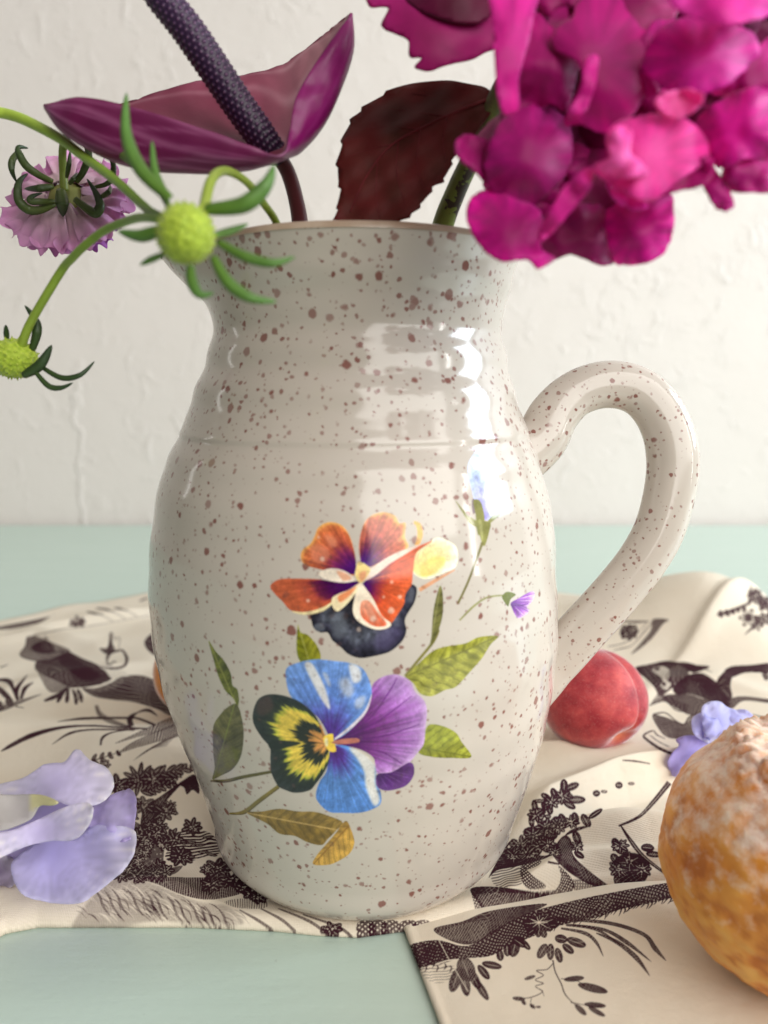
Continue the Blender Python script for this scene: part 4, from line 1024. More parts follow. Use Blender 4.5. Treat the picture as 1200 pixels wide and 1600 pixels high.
def fruit(name, cen, R, axis, crease_dir, cols, label, cat, seed=0):
    ax = frame(axis, crease_dir)
    D = sphere_dirs(90, 120)
    V = []; Cc = []
    for dx, dy, dz in D:
        pol = math.acos(max(-1, min(1, dz))); azi = math.atan2(dy, dx)
        g = math.exp(-(azi / .13) ** 2) * math.sin(pol) ** .5 * (1 - sstep(1.7, 2.9, pol))
        cav = math.exp(-(pol / .30) ** 2)
        cheek = .03 * math.exp(-((abs(azi) - .45) / .35) ** 2) * math.sin(pol)
        r = R * (1 - .105 * g - .20 * cav + cheek + .012 * fbm((dx, dy, dz), 1.6))
        p_ = dx * ax[0] + dy * ax[1] + dz * ax[2]
        V.append(np.array(cen) + r * p_ * np.array([1, 1, .97]))
        n = .5 + .5 * fbm((dx + seed, dy, dz), 2.2) + .10 * fbm((dx, dy + seed, dz), 7)
        m = min(1, max(0, n)); c = np.array(cols[0]) * (1 - m) + np.array(cols[1]) * m
        y = min(1., .9 * math.exp(-(pol / .26) ** 2) + .45 * math.exp(-((azi + .05) / .07) ** 2) * sstep(.9, .2, pol))
        c = c * (1 - y) + np.array(cols[2]) * y
        Cc.append(lin(c))
    me = mesh(name, V, grid_faces(90, 120, True))
    bm = bmesh.new(); bm.from_mesh(me); bmesh.ops.remove_doubles(bm, verts=bm.verts, dist=1e-6)
    bm.to_mesh(me); bm.free()
    # colours follow the remaining vertices
    from mathutils import kdtree
    kd = kdtree.KDTree(len(V))
    for i, v in enumerate(V): kd.insert(Vector(v), i)
    kd.balance()
    setcol(me, [Cc[kd.find(v.co)[1]] for v in me.vertices])
    k = NT(name + '_skin')
    at = k.n('ShaderNodeVertexColor', {'layer_name': 'tint'}).outputs[0]; co = k.coord()
    sp = k.noise(1500., co, 3, .7); sp2 = k.noise(500., co, 4, .7)
    c = k.mix(k.math('MULTIPLY', k.math('MAXIMUM', k.math('SUBTRACT', sp, .55), 0.), 1.4), at, (.85, .62, .52))
    c = k.mix(k.math('MULTIPLY', k.math('MAXIMUM', k.math('SUBTRACT', .45, sp2), 0.), 1.5), c, (.18, .02, .02))
    k.set_in(Base_Color=c, Roughness=.62)
    k.b.inputs['Sheen Weight'].default_value = .9; k.b.inputs['Sheen Roughness'].default_value = .35
    k.b.inputs['Subsurface Weight'].default_value = .15; k.b.inputs['Subsurface Radius'].default_value = (.006, .002, .001); k.b.inputs['Subsurface Scale'].default_value = .5
    k.bump(sp, .35, .0003)
    o = link(name, me, k.m)
    return tag(o, label, cat)
pc = P(926, 1094, .402); pc[2] = .0287
fruit('peach', pc, .0272, camdir(.40, -.62, .60), camdir(.62, .70, .40), [(140, 16, 36), (208, 84, 80), (240, 154, 100)], 'fuzzy red peach with a deep crease lying behind the jug handle', 'peach')
pf = np.array(onz(309, 1050, .026)); 
fruit('apricot', (pf[0], pf[1], .0262), .0250, camdir(.3, .8, -.4), camdir(-.3, .3, .9), [(226, 130, 40), (236, 150, 54), (214, 110, 40)], 'orange apricot almost hidden behind the left side of the jug', 'apricot', 5)

def bun():
    cen = P(1247, 1348, .247); R = .0420; cen[2] = .0418
    D = sphere_dirs(150, 200)
    V = []; Cc = []
    for dx, dy, dz in D:
        pol = math.acos(max(-1, min(1, dz)))
        n = fbm((dx, dy, dz), 2.0); n2 = fbm((dx + 4, dy, dz), 4.5, 4); n3 = fbm((dx, dy - 3, dz), 13., 4)
        az = math.atan2(dy, dx)
        crest = math.exp(-((pol - .50 - .06 * math.sin(4 * az)) / .15) ** 2)
        lumps = abs(math.sin(az * 9 + 2 * n)) ** .7
        top = -.10 * math.exp(-(pol / .30) ** 2)
        r = R * (1 + .025 * n + .007 * n2 + .003 * n3 + crest * (.03 + .065 * lumps * (.7 + .6 * n2) + .03 * n3) + top)
        V.append((cen[0] + r * dx, cen[1] + r * dy, cen[2] + r * dz * .985))
        m = max(0, min(1, .5 + .6 * n + .25 * n2))
        c = np.array([208, 116, 34]) * (1 - m) + np.array([236, 164, 72]) * m
        y = sstep(1.45, 1.95, pol) * .8 * max(0, min(1, .5 + 1.2 * n2)); c = c * (1 - y) + np.array([232, 178, 96]) * y
        d = max(0., min(1., (-n2 - .18) * 3)); c = c * (1 - d * .30) + np.array([150, 70, 18]) * d * .30
        Cc.append(lin(c))
    me = mesh('sugared_bun', V, grid_faces(150, 200, True))
    setcol(me, Cc)
    k = NT('sugared_crust'); co = k.coord()
    at = k.n('ShaderNodeVertexColor', {'layer_name': 'tint'}).outputs[0]
    sx = k.n('ShaderNodeSeparateXYZ', None, Vector=k.coord('Normal'))
    s1 = k.noise(170., co, 5, .65); s2 = k.noise(900., co, 3, .7); s3 = k.noise(45., co, 3)
    lay = k.math('MULTIPLY_ADD', sx.outputs[2], .44, k.math('MULTIPLY_ADD', s3, .22, -.06))
    su = k.math('MULTIPLY', k.math('ADD', k.math('SUBTRACT', s1, .64), lay), 3.2, clamp=True)
    su = k.math('MULTIPLY', su, k.math('MULTIPLY_ADD', s2, .7, .35), clamp=True)
    k.set_in(Base_Color=k.mix(k.math('MULTIPLY', su, .92), at, (.93, .84, .74)), Roughness=k.math('MULTIPLY_ADD', su, .35, .45))
    k.b.inputs['Subsurface Weight'].default_value = .2; k.b.inputs['Subsurface Radius'].default_value = (.008, .004, .0015); k.b.inputs['Subsurface Scale'].default_value = .5
    k.bump(k.math('ADD', k.math('MULTIPLY', s1, .6), k.math('MULTIPLY', su, .5)), .35, .0012)
    o = link('sugared_bun', me, k.m)
    tag(o, 'round golden brown bun dusted with sugar, cut off by the right edge', 'bun')
bun()

# ------------------------------------------------------------------ thin petals and leaves from outlines
def sheet(name, outline, tfn, colfn, mat, parent, step=9., th=.0004, smooth=True, sub=0, wob=None):
    """blade with the given outline; tfn gives the distance of each of its points, colfn its colour"""
    poly = catmull(outline, 5) if smooth else np.array(outline, float)
    if wob:
        rs = np.random.RandomState(int(abs(outline[0][0] * 7 + outline[0][1])) % 9999)
        k = np.linspace(0, 2 * PI, len(poly), endpoint=False)
        cen = poly.mean(0); d = poly - cen; d /= np.linalg.norm(d, axis=1)[:, None] + 1e-9
        w = sum(np.sin(k * f + rs.uniform(0, 6)) / f ** .5 for f in (9, 14, 23, 31))
        poly = poly + d * w[:, None] * wob
    n = len(poly)
    lo, hi = poly.min(0), poly.max(0)
    pts = [Vector(p_) for p_ in poly]
    xs = np.arange(lo[0] + step / 2, hi[0], step); ys = np.arange(lo[1] + step / 2, hi[1], step)
    for y in ys:
        ins = np.zeros(len(xs), bool); mn = np.full(len(xs), 1e9)
        x2, y2 = poly[-1]
        for x1, y1 in poly:
            if (y1 > y) != (y2 > y): ins ^= xs < (x2 - x1) * (y - y1) / (y2 - y1) + x1
            mn = np.minimum(mn, np.hypot(xs - x1, y - y1)); x2, y2 = x1, y1
        for x in xs[ins & (mn > step * .45)]: pts.append(Vector((x, y)))
    r = delaunay_2d_cdt(pts, [], [list(range(n))], 1, 1e-4)
    Vv = [P(v.x, v.y, tfn(v.x, v.y)) for v in r[0]]
    me = mesh(name, Vv, r[2])
    setcol(me, [lin(colfn(v.x, v.y)) for v in r[0]])
    o = link(name, me, mat)
    if parent is not None: adopt(o, parent)
    thicken(o, th, 0, sub)
    return o
def bowl(poly, t0, cup=0.0, gx=0.0, gy=0.0, ruf=0.0, seed=0, f=.03):
    c = np.array(poly).mean(0); R = max(np.ptp(np.array(poly)[:, 0]), np.ptp(np.array(poly)[:, 1])) / 2
    rs = random.Random(seed); a, b = rs.uniform(0, 6), rs.uniform(0, 6)
    def fn(x, y):
        u, v = (x - c[0]) / R, (y - c[1]) / R
        return t0 + gx * u + gy * v + cup * (u * u + v * v) + ruf * (1.6 * mnoise.noise(Vector((u * 1.7 + a, v * 1.7 + b, seed))) + .28 * mnoise.noise(Vector((u * 4. + b, v * 4. + a, seed)))) * (.35 + .65 * (u * u + v * v))
    return fn
def shade(poly, c1, c2, cen=None, seed=0, streak=.12, f=14):
    """petal colour: c1 at the heart, c2 at the margin, with fine streaks running outwards"""
    c = np.array(poly).mean(0) if cen is None else np.array(cen); R = max(np.ptp(np.array(poly)[:, 0]), np.ptp(np.array(poly)[:, 1])) * (.5 if cen is None else .9)
    def fn(x, y):
        d = min(1., math.hypot(x - c[0], y - c[1]) / R); a = math.atan2(y - c[1], x - c[0])
        s_ = 1 + streak * (math.sin(a * f + seed) * .6 + math.sin(a * f * 2.3 + seed * 2) * .4) * d
        return np.clip((np.array(c1) * (1 - d) + np.array(c2) * d) * s_, 0, 255)
    return fn
PETAL = botanical('soft_petal', .6, .5, .05, 90., .0002, .1, .25)
LEAFM = botanical('leaf_tissue', .42, .12, .22, 260., .0006, .0, .4)
STEMM = botanical('green_stem', .45, .0, .16, 300., .0003)

# sweet pea in front, on the left
Z8 = T(0, 1160, 5.217); ZZ = lambda q: Z8(q)
lil = (228, 221, 246); lil2 = (222, 214, 244); lil3 = (246, 243, 252)  # near-white margins put the blown-out petal edges into the colour
sp = empty('sweet_pea_flower', tuple(P(100, 1405, .286)), 'large pale lilac sweet pea blossom with cream keel at left front', 'flower', 'sweet pea blossoms on the cloth')
sp.location.z = .004
L_pet = [
    ([(-120, 400), (0, 345), (200, 290), (360, 190), (520, 165), (600, 75), (660, 80), (720, 150), (840, 200), (905, 290), (900, 400), (800, 490), (660, 520), (540, 500), (400, 470), (0, 480), (-140, 470)], .250, .010, -.006, -.018, lil2, lil3, None),
    ([(720, 690), (740, 540), (880, 450), (1000, 400), (1070, 395), (1105, 470), (1100, 600), (1075, 760), (1000, 800), (850, 800)], .262, .004, 0, -.012, lil2, (216, 202, 246), None),
    ([(200, 900), (380, 790), (600, 800), (760, 690), (900, 690), (1075, 720), (1085, 860), (1040, 980), (940, 1090), (800, 1200), (640, 1300), (420, 1290), (220, 1240), (130, 1120), (110, 1000)], .254, -.006, -.004, -.020, (206, 199, 247), (247, 244, 253), (420, 900)),
    ([(-140, 760), (100, 720), (330, 620), (560, 520), (690, 500), (742, 540), (720, 660), (600, 790), (420, 800), (200, 850), (0, 940), (-140, 980)], .240, -.008, -.004, -.004, (228, 220, 249), (243, 238, 253), None),
    ([(-140, 1010), (0, 930), (110, 960), (130, 1120), (60, 1180), (-140, 1190)], .262, 0, 0, 0, (176, 160, 190), (206, 196, 214), None),
]
for i, (q, t0, cup, gx, gy, c1, c2, cen) in enumerate(L_pet):
    pl = ZZ(q); pc_ = np.array(pl).mean(0); pl = [tuple(pc_ + (np.array(p_) - pc_) * 1.035) for p_ in pl]
    adopt(sheet('petal', pl, bowl(pl, t0 + .022, cup, gx, gy, .0055, i), shade(pl, c1, c2, None if cen is None else Z8([cen])[0], i, .11, 26), PETAL, None, 6., .0004, True, 0, 1.2), sp)
bq = ZZ([(-120, 450), (100, 400), (400, 380), (700, 420), (880, 480), (980, 640), (960, 850), (760, 980), (400, 1000), (100, 1000), (-120, 980)])
adopt(sheet('petal', bq, bowl(bq, .290, .004, 0, -.01, .002, 77), shade(bq, (190, 178, 228), (214, 204, 240), None, 3, .05), PETAL, None, 9., .0005, True, 0), sp)
kq = ZZ([(-140, 450), (120, 430), (300, 425), (400, 450), (468, 490), (420, 515), (320, 520), (250, 620), (100, 690), (0, 715), (-140, 720)])
adopt(sheet('keel', kq, bowl(kq, .264, -.010, -.004, -.008, .001, 9), lambda x, y: (236, 232, 190) if x > 48 and y < 1262 else (212, 208, 206), PETAL, None, 8., .0008, True, 0), sp)

V, F = ptube([(-20, 1345), (-60, 1375), (-110, 1420), (-200, 1450)], [.285, .284, .282, .276], [8, 6, 5, 5], 10)
me = mesh('stalk', V, F); setcol(me, [lin((128, 156, 70))] * len(V)); adopt(link('stalk', me, STEMM), sp)
# second sweet pea, far right behind the bun
Zr = T(950, 880, 4.704)
sq = empty('sweet_pea_flower', tuple(P(1085, 1200, .31)), 'crumpled lilac blue sweet pea blossom tucked behind the sugared bun', 'flower', 'sweet pea blossoms on the cloth')
sq.location.z = .004
for i, (q, t0, c1, c2) in enumerate((
    ([(440, 1470), (470, 1400), (520, 1340), (500, 1300), (560, 1270), (640, 1270), (740, 1310), (800, 1400), (700, 1500), (560, 1560), (470, 1560)], .300, (176, 164, 224), (204, 194, 242)),
    ([(612, 1160), (640, 1120), (690, 1110), (720, 1240), (745, 1330), (690, 1300), (630, 1250)], .303, (196, 194, 240), (222, 222, 252)),
    ([(685, 1090), (720, 1030), (810, 1015), (880, 1060), (950, 1090), (1000, 1200), (900, 1260), (800, 1290), (745, 1325), (700, 1240)], .306, (198, 198, 242), (222, 222, 252)),
    ([(860, 1100), (940, 1080), (1020, 1080), (1100, 1150), (1150, 1200), (1120, 1260), (1000, 1280), (900, 1250)], .309, (206, 206, 248), (218, 216, 250)),
    ([(690, 1100), (760, 1140), (860, 1120), (840, 1220), (760, 1290), (735, 1300), (700, 1220)], .301, (212, 212, 250), (198, 196, 242)))):
    pl = Zr(q)
    adopt(sheet('petal', pl, bowl(pl, t0 + .064, .003, .002, -.006, .0040, i + 20), shade(pl, c1, c2, None, i, .06), PETAL, None, 5., .0004, True, 0), sq)

# ------------------------------------------------------------------ hydrangea with its dark leaf
HYP = botanical('hydrangea_petal', .5, .40, .16, 160., .0004, .1, .3)
hy = empty('hydrangea', tuple(P(700, 420, .262)), 'magenta hydrangea head on a mottled green stem with one burgundy leaf', 'hydrangea')
V, F = ptube([(668, 470), (690, 360), (712, 300), (735, 250), (762, 190), (800, 110), (880, 40)], [.272, .266, .258, .25, .243, .236, .232], [17, 17, 16, 15.5, 16, 14, 12], 14)
me = mesh('stem', V, F)
k = NT('mottled_stem'); co = k.coord(); a = k.noise(150., co, 4); s = k.n('ShaderNodeSeparateXYZ', None, Vector=co)
up = k.math('MULTIPLY', k.math('SUBTRACT', k.math('ADD', s.outputs[2], k.math('MULTIPLY_ADD', a, .05, -.02)), .262), 40., clamp=True)
k.set_in(Base_Color=k.mix(up, k.mix(k.math('GREATER_THAN', a, .60), (.20, .26, .045), (.05, .03, .02)), (.045, .018, .02)), Roughness=.45)
adopt(link('stem', me, k.m), hy)
# leaf: outline with teeth
Z2 = T(500, 0, 1.7143)
lo_ = Z2([(480, 268), (450, 240), (420, 230), (340, 217), (240, 227), (170, 257), (110, 300), (82, 332), (60, 390), (49, 450), (56, 505), (48, 560), (36, 600), (75, 600), (122, 618), (170, 605), (210, 592), (245, 572), (270, 545), (300, 500), (330, 478), (352, 430), (400, 378), (450, 312)])
pl = catmull(lo_, 7)
cen = pl.mean(0)
dd = pl - cen; dn = dd / np.linalg.norm(dd, axis=1)[:, None]
kk = np.arange(len(pl)); tooth = ((kk % 7) / 7.0) ** 1.6 * 6.0
msk = ((kk > 7 * 4) & (kk < 7 * 21)).astype(float)
pl = pl + dn * (tooth * msk)[:, None]
def leaf_t(x, y):
    u = (x - 775) / -250.; v = (y - 155) / 200.
    mid = 150 + (775 - x) * .34
    return .240 - .026 * max(0, min(1.2, v)) + .012 * u + .010 * abs(y - mid) / 130. - .0012 * math.sin(x * .11 + y * .05) * math.sin(y * .09)
def leaf_c(x, y):
    n = .5 + .5 * mnoise.noise(Vector((x * .03, y * .03, 2.)))
    c = np.array((104, 26, 30)) * (1 - n) + np.array((74, 36, 26)) * n
    return c
BUR = botanical('burgundy_leaf', .62, .10, .2, 240., .0004, 0., .18)
lf = sheet('leaf', [tuple(q) for q in pl], leaf_t, leaf_c, BUR, hy, 9., .0006, False)
tag(lf, 'dark burgundy serrated leaf')
VE = []; FE = []
def vein(pts, r0, r1):
    c = catmull(pts, 5, False)
    v, f = tube([P(x, y, leaf_t(x, y) - .0004) for x, y in c], [r0, r1], 6)
    o_ = len(VE); VE.extend(v); FE.extend([tuple(q + o_ for q in ff) for ff in f])
vein(Z2([(470, 262), (400, 285), (300, 330), (190, 390), (120, 480), (80, 570)]), .0007, .0002)
for q in ([(400, 285), (330, 262), (240, 250)], [(340, 312), (250, 300), (170, 290)], [(270, 345), (180, 340), (100, 350)], [(200, 385), (130, 400), (75, 420)], [(340, 312), (330, 380), (340, 440)], [(270, 345), (260, 430), (280, 510)], [(210, 378), (205, 460), (230, 550)], [(155, 425), (150, 510), (160, 590)]):
    vein(Z2(q), .00022, .00008)
me = mesh('vein', VE, FE); setcol(me, [lin((104, 34, 38))] * len(VE))
vo = link('vein', me, BUR); vo.parent = lf
# blossoms
Hh = T(700, 0, 2.4)
HP = [  # outline, distance, heart colour, margin colour, cup, gx, gy
    ([(440, 460), (600, 440), (770, 380), (900, 420), (700, 470), (600, 520), (580, 640), (480, 650)], .216, (70, 0, 46), (100, 4, 66), .0, 0, 0),  # dark backing petal: the shade of the gaps is in its colour
    ([(165, 540), (200, 470), (260, 420), (330, 403), (400, 430), (447, 480), (453, 560), (440, 640), (390, 700), (330, 750), (260, 772), (200, 742), (160, 690), (148, 600)], .199, (120, 0, 76), (164, 20, 116), .008, .002, .002),
    ([(33, 560), (45, 523), (90, 513), (170, 545), (230, 600), (250, 700), (200, 742), (150, 690), (90, 630), (50, 600)], .205, (104, 0, 62), (140, 8, 92), .004, .006, 0),
    ([(78, 800), (110, 740), (170, 723), (260, 758), (330, 790), (352, 860), (342, 930), (392, 962), (330, 997), (290, 967), (200, 972), (140, 932), (103, 882)], .196, (110, 0, 66), (188, 0, 136), .006, 0, -.004),
    ([(338, 932), (345, 870), (440, 790), (560, 778), (602, 860), (622, 962), (580, 992), (520, 972), (460, 950), (390, 972)], .205, (88, 0, 44), (122, 0, 74), .004, 0, .004),
    ([(588, 800), (640, 760), (730, 770), (822, 738), (838, 820), (818, 920), (760, 972), (670, 984), (630, 972), (608, 900)], .198, (140, 0, 90), (186, 8, 136), .006, -.003, 0),
    ([(420, 820), (520, 660), (600, 680), (742, 770), (700, 790), (600, 810), (540, 800)], .208, (80, 0, 44), (110, 0, 64), 0, 0, 0),
    ([(343, 880), (360, 830), (400, 760), (450, 690), (510, 640), (542, 650), (520, 720), (450, 800), (400, 860), (360, 892)], .187, (182, 22, 124), (200, 50, 144), .002, 0, .004),
    ([(600, 690), (660, 720), (742, 760), (710, 787), (640, 760)], .192, (220, 50, 176), (226, 70, 184), 0, 0, 0),
    ([(558, 620), (610, 590), (598, 530), (640, 468), (720, 448), (800, 438), (900, 468), (962, 540), (973, 590), (900, 642), (830, 692), (760, 744), (680, 722), (600, 672)], .183, (200, 56, 134), (206, 66, 146), .005, .004, 0),
    ([(600, 530), (640, 480), (690, 500), (680, 570), (720, 610), (742, 650), (650, 662), (590, 642), (560, 620), (612, 590)], .177, (236, 140, 190), (226, 100, 166), .003, 0, 0),
    ([(782, 736), (850, 660), (962, 590), (993, 640), (952, 692), (870, 712)], .190, (118, 0, 70), (146, 0, 92), 0, 0, 0),
    ([(936, 470), (1000, 400), (1100, 350), (1230, 335), (1240, 560), (1100, 592), (1040, 622), (988, 582)], .189, (212, 24, 160), (168, 8, 120), .005, -.003, 0),
    ([(948, 650), (990, 628), (1052, 720), (1067, 770), (1030, 787), (988, 752)], .195, (150, 20, 104), (184, 50, 134), .002, 0, 0),
    ([(1050, 702), (1038, 640), (1090, 590), (1230, 558), (1240, 700), (1120, 718)], .192, (130, 4, 84), (176, 24, 122), .004, 0, 0),
    ([(778, 390), (820, 350), (900, 338), (952, 360), (920, 412), (850, 442)], .184, (232, 140, 176), (214, 90, 150), -.004, 0, 0),
    ([(748, 260), (758, 190), (820, 108), (920, 78), (1040, 98), (1122, 128), (1152, 200), (1090, 272), (1000, 332), (900, 343), (820, 322)], .186, (198, 50, 158), (188, 16, 146), .007, 0, .002),
    ([(838, 0), (900, 52), (1000, 87), (1120, 77), (1230, 30), (1240, -80), (838, -80)], .174, (204, 40, 150), (232, 90, 190), .006, 0, -.002),
    ([(1090, 270), (1150, 190), (1240, 140), (1240, 345), (1100, 354), (1000, 343)], .193, (120, 0, 78), (180, 14, 128), .004, 0, 0),
    ([(165, -50), (173, 100), (180, 250), (190, 350), (210, 412), (262, 392), (262, 290), (292, 180), (312, 80), (330, -50)], .190, (168, 4, 112), (204, 44, 148), .004, .003, 0),
    ([(246, 402), (250, 280), (290, 150), (330, 60), (385, 110), (440, 115), (520, 80), (482, 250), (440, 400), (380, 380), (330, 402)], .198, (120, 0, 72), (160, 6, 106), .006, 0, 0),
    ([(400, 180), (420, 110), (470, 75), (490, 20), (560, -30), (700, 0), (732, 150), (722, 330), (662, 440), (580, 482), (500, 452), (440, 442), (500, 300), (480, 230)], .194, (132, 0, 80), (170, 6, 112), .008, 0, 0),
    ([(448, 432), (500, 330), (512, 230), (562, 230), (522, 400)], .188, (176, 16, 120), (196, 40, 142), .002, 0, 0),
    ([(470, 70), (520, -60), (830, -60), (842, 60), (760, 182), (680, 142), (600, 60)], .199, (104, 0, 58), (140, 0, 86), .004, 0, 0),
    ([(738, 342), (718, 180), (790, 78), (852, 98), (760, 240), (792, 332)], .197, (126, 0, 80), (166, 8, 116), .003, 0, 0),
    ([(330, -60), (345, 40), (390, 60), (400, 40), (440, 20), (480, 30), (520, -60)], .202, (110, 0, 62), (150, 6, 98), .003, 0, 0),
]
for i, (q, t0, c1, c2, cup, gx, gy) in enumerate(HP):
    mg = np.array((178, 6, 124)); c1 = .66 * np.array(c1) + .34 * mg; c2 = .66 * np.array(c2) + .34 * mg
    q = Hh(q); qc = np.array(q).mean(0); q = [tuple(qc + (np.array(p_) - qc) * 1.07) for p_ in q]
    sheet('petal', q, bowl(q, t0 * .925, cup, gx, gy, .0026, i + 40), shade(q, np.minimum(255, np.array(c1) * 1.2 + 6), np.minimum(255, np.array(c2) * 1.2 + 6), None, i, .12, 13), HYP, hy, 6., .0005, True, 0, 1.7)
for i, (q, t0, c1, c2) in enumerate((([(130, 15), (182, 20), (165, 70), (200, 90), (235, 108), (240, 152), (272, 155), (253, 180), (290, 192), (340, 175), (400, 162), (442, 142), (475, 112), (478, -50), (150, -50)], .213, (158, 8, 98), (196, 34, 134)), ([(200, -50), (240, 12), (330, 52), (420, 62), (472, 22), (476, -50)], .211, (96, 0, 48), (128, 4, 76)))):
    q = Z2(q)
    sheet('petal', q, bowl(q, t0, .006, 0, 0, .0016, i + 90), shade(q, c1, c2, None, i, .06, 9), HYP, hy, 7., .0006, True, 0, .9)
# the rest of the head, behind and above the frame: florets of four petals round the core
rs = random.Random(11)
for i in range(60):      # petals further in, seen through the gaps
    x_, y_ = rs.choice([(rs.uniform(800, 1190), rs.uniform(-20, 250)), (rs.uniform(770, 1010), rs.uniform(200, 350))])
    a0 = rs.uniform(0, 6); rr_ = rs.uniform(34, 50)
    q = [(x_ + rr_ * math.cos(a0 + k_) * (1 + .15 * math.cos(2 * k_)), y_ + rr_ * math.sin(a0 + k_) * (.85 + .1 * math.sin(3 * k_))) for k_ in np.linspace(0, 2 * PI, 10)[:-1]]
    dk = rs.uniform(.75, 1.35)
    sheet('petal', q, bowl(q, rs.uniform(.193, .206), .006, rs.uniform(-.006, .006), rs.uniform(-.006, .006), .0016, i + 140), shade(q, (120 * dk, 0, 76 * dk), (176 * dk, 10, 122 * dk), None, i, .06, 9), HYP, hy, 9., .0006, True, 0, .9)
hc = P(1045, 20, .232)
def floret_mesh(seed):
    r_ = random.Random(seed); Vv = []; Ff = []; Cc = []
    for k_ in range(4):
        a0 = k_ * PI / 2 + r_.uniform(-.12, .12); o_ = len(Vv); nl, nw = 7, 7
        c1 = np.array((118, 0, 74)); c2 = np.array((176, 14, 122))
        for i in range(nl):
            u = i / (nl - 1); w = .0085 * math.sin(PI * min(1, .12 + .80 * u)) ** .7
            for j in range(nw):
                v = j / (nw - 1) * 2 - 1
                rr = .0012 + .0135 * u * (1 - .13 * v * v); ww = v * w
                zz = .003 * u * u - .0018 * v * v * u + .0007 * math.sin(6 * v + seed + k_)
                Vv.append((rr * math.cos(a0) - ww * math.sin(a0), rr * math.sin(a0) + ww * math.cos(a0), zz)); Cc.append(lin(c1 * (1 - u) + c2 * u))
        Ff += grid_faces(nl, nw, False, o_)
    me = mesh('floret', Vv, Ff); setcol(me, Cc); me.materials.append(HYP); me.polygons.foreach_set('use_smooth', [True] * len(me.polygons))
    return me
fm = [floret_mesh(s_) for s_ in range(4)]
for k_ in range(64):
    zf = 1 - 2 * (k_ + .5) / 64; an = k_ * 2.39996
    dr = np.array([math.sqrt(1 - zf * zf) * math.cos(an), math.sqrt(1 - zf * zf) * math.sin(an), zf])
    if np.dot(dr, CAMZ) > .80: continue
    p_ = hc + dr * .040 * rs.uniform(.92, 1.06)
    o = bpy.data.objects.new('floret', fm[k_ % 4]); COL.objects.link(o)
    o.rotation_mode = 'QUATERNION'
    o.rotation_quaternion = Vector(dr).to_track_quat('Z', 'Y') @ Matrix.Rotation(rs.uniform(0, 6), 3, 'Z').to_quaternion()
    o.location = tuple(p_); adopt(o, hy)
    thicken(o, .0005)
VE = []; FE = []
for k_ in range(18):
    zf = 1 - 2 * (k_ + .5) / 18; an = k_ * 2.39996
    dr = np.array([math.sqrt(1 - zf * zf) * math.cos(an), math.sqrt(1 - zf * zf) * math.sin(an), zf])
    v, f = tube([P(880, 40, .232), (P(880, 40, .232) * .4 + hc * .6 + dr * .02), hc + dr * .038], [.0009, .0006, .0005], 6)
    o_ = len(VE); VE += v; FE += [tuple(q + o_ for q in ff) for ff in f]
me = mesh('flower_stalks', VE, FE); setcol(me, [lin((110, 60, 70))] * len(VE))
adopt(link('flower_stalks', me, STEMM), hy)

# ------------------------------------------------------------------ anthurium
an_ = empty('anthurium', tuple(P(470, 420, .268)), 'dark purple anthurium with upright bumpy spadix and veined spathe', 'anthurium')
V, F = ptube([(478, 470), (470, 360), (462, 310), (450, 270), (436, 246)], [.275, .268, .262, .256, .252], [13, 13, 12, 12, 12], 12)
me = mesh('stem', V, F); setcol(me, [lin((88, 34, 40))] * len(V)); adopt(link('stem', me, STEMM), an_)
cB = catmull([(70, 165), (130, 153), (220, 172), (320, 203), (395, 229), (440, 243), (452, 205), (462, 155), (485, 112), (520, 62), (549, 22)], 16, False)
cA = catmull([(70, 168), (105, 212), (190, 256), (295, 270), (385, 266), (438, 250), (472, 234), (505, 195), (532, 138), (551, 78), (549, 22)], 16, False)
cC = catmull([(70, 165), (120, 158), (185, 163), (255, 143), (320, 126), (380, 118), (430, 107), (470, 84), (505, 56), (530, 36), (549, 22)], 16, False)
def tB(u): return .215 + .030 * abs(u - .5) + .012 * math.sin(PI * u)
rows = []; NR = 90
for i in range(NR):
    w = i / (NR - 1)
    row = []
    for j in range(len(cB)):
        u = j / (len(cB) - 1)
        t0 = .232 + .01 * u; spread = math.sin(PI * min(1, max(0, .03 + .94 * u))) ** .6
        if w < .35:
            q = w / .35; e = math.sin(q * PI / 2)
            px = cB[j] * (1 - e) + cA[j] * e; t = t0 + spread * (-.014 + .012 * (1 - math.cos(q * PI / 2)))
        else:
            q = (w - .35) / .65; e = q * q * (3 - 2 * q)
            px = cA[j] * (1 - e) + cC[j] * e; t = t0 + spread * (-.002 + .034 * math.sin(q * PI / 2))
        nz_ = mnoise.noise(Vector((u * 9, w * 5, 3.))) + .6 * mnoise.noise(Vector((u * 22, w * 9, 7.)))
        row.append((P(px[0], px[1] + 2.2 * nz_ * spread, t + .0011 * nz_), u, w))
    rows.append(row)
V = [r_[0] for row in rows for r_ in row]
me = mesh('spathe', V, grid_faces(NR, len(cB)))
cols = []
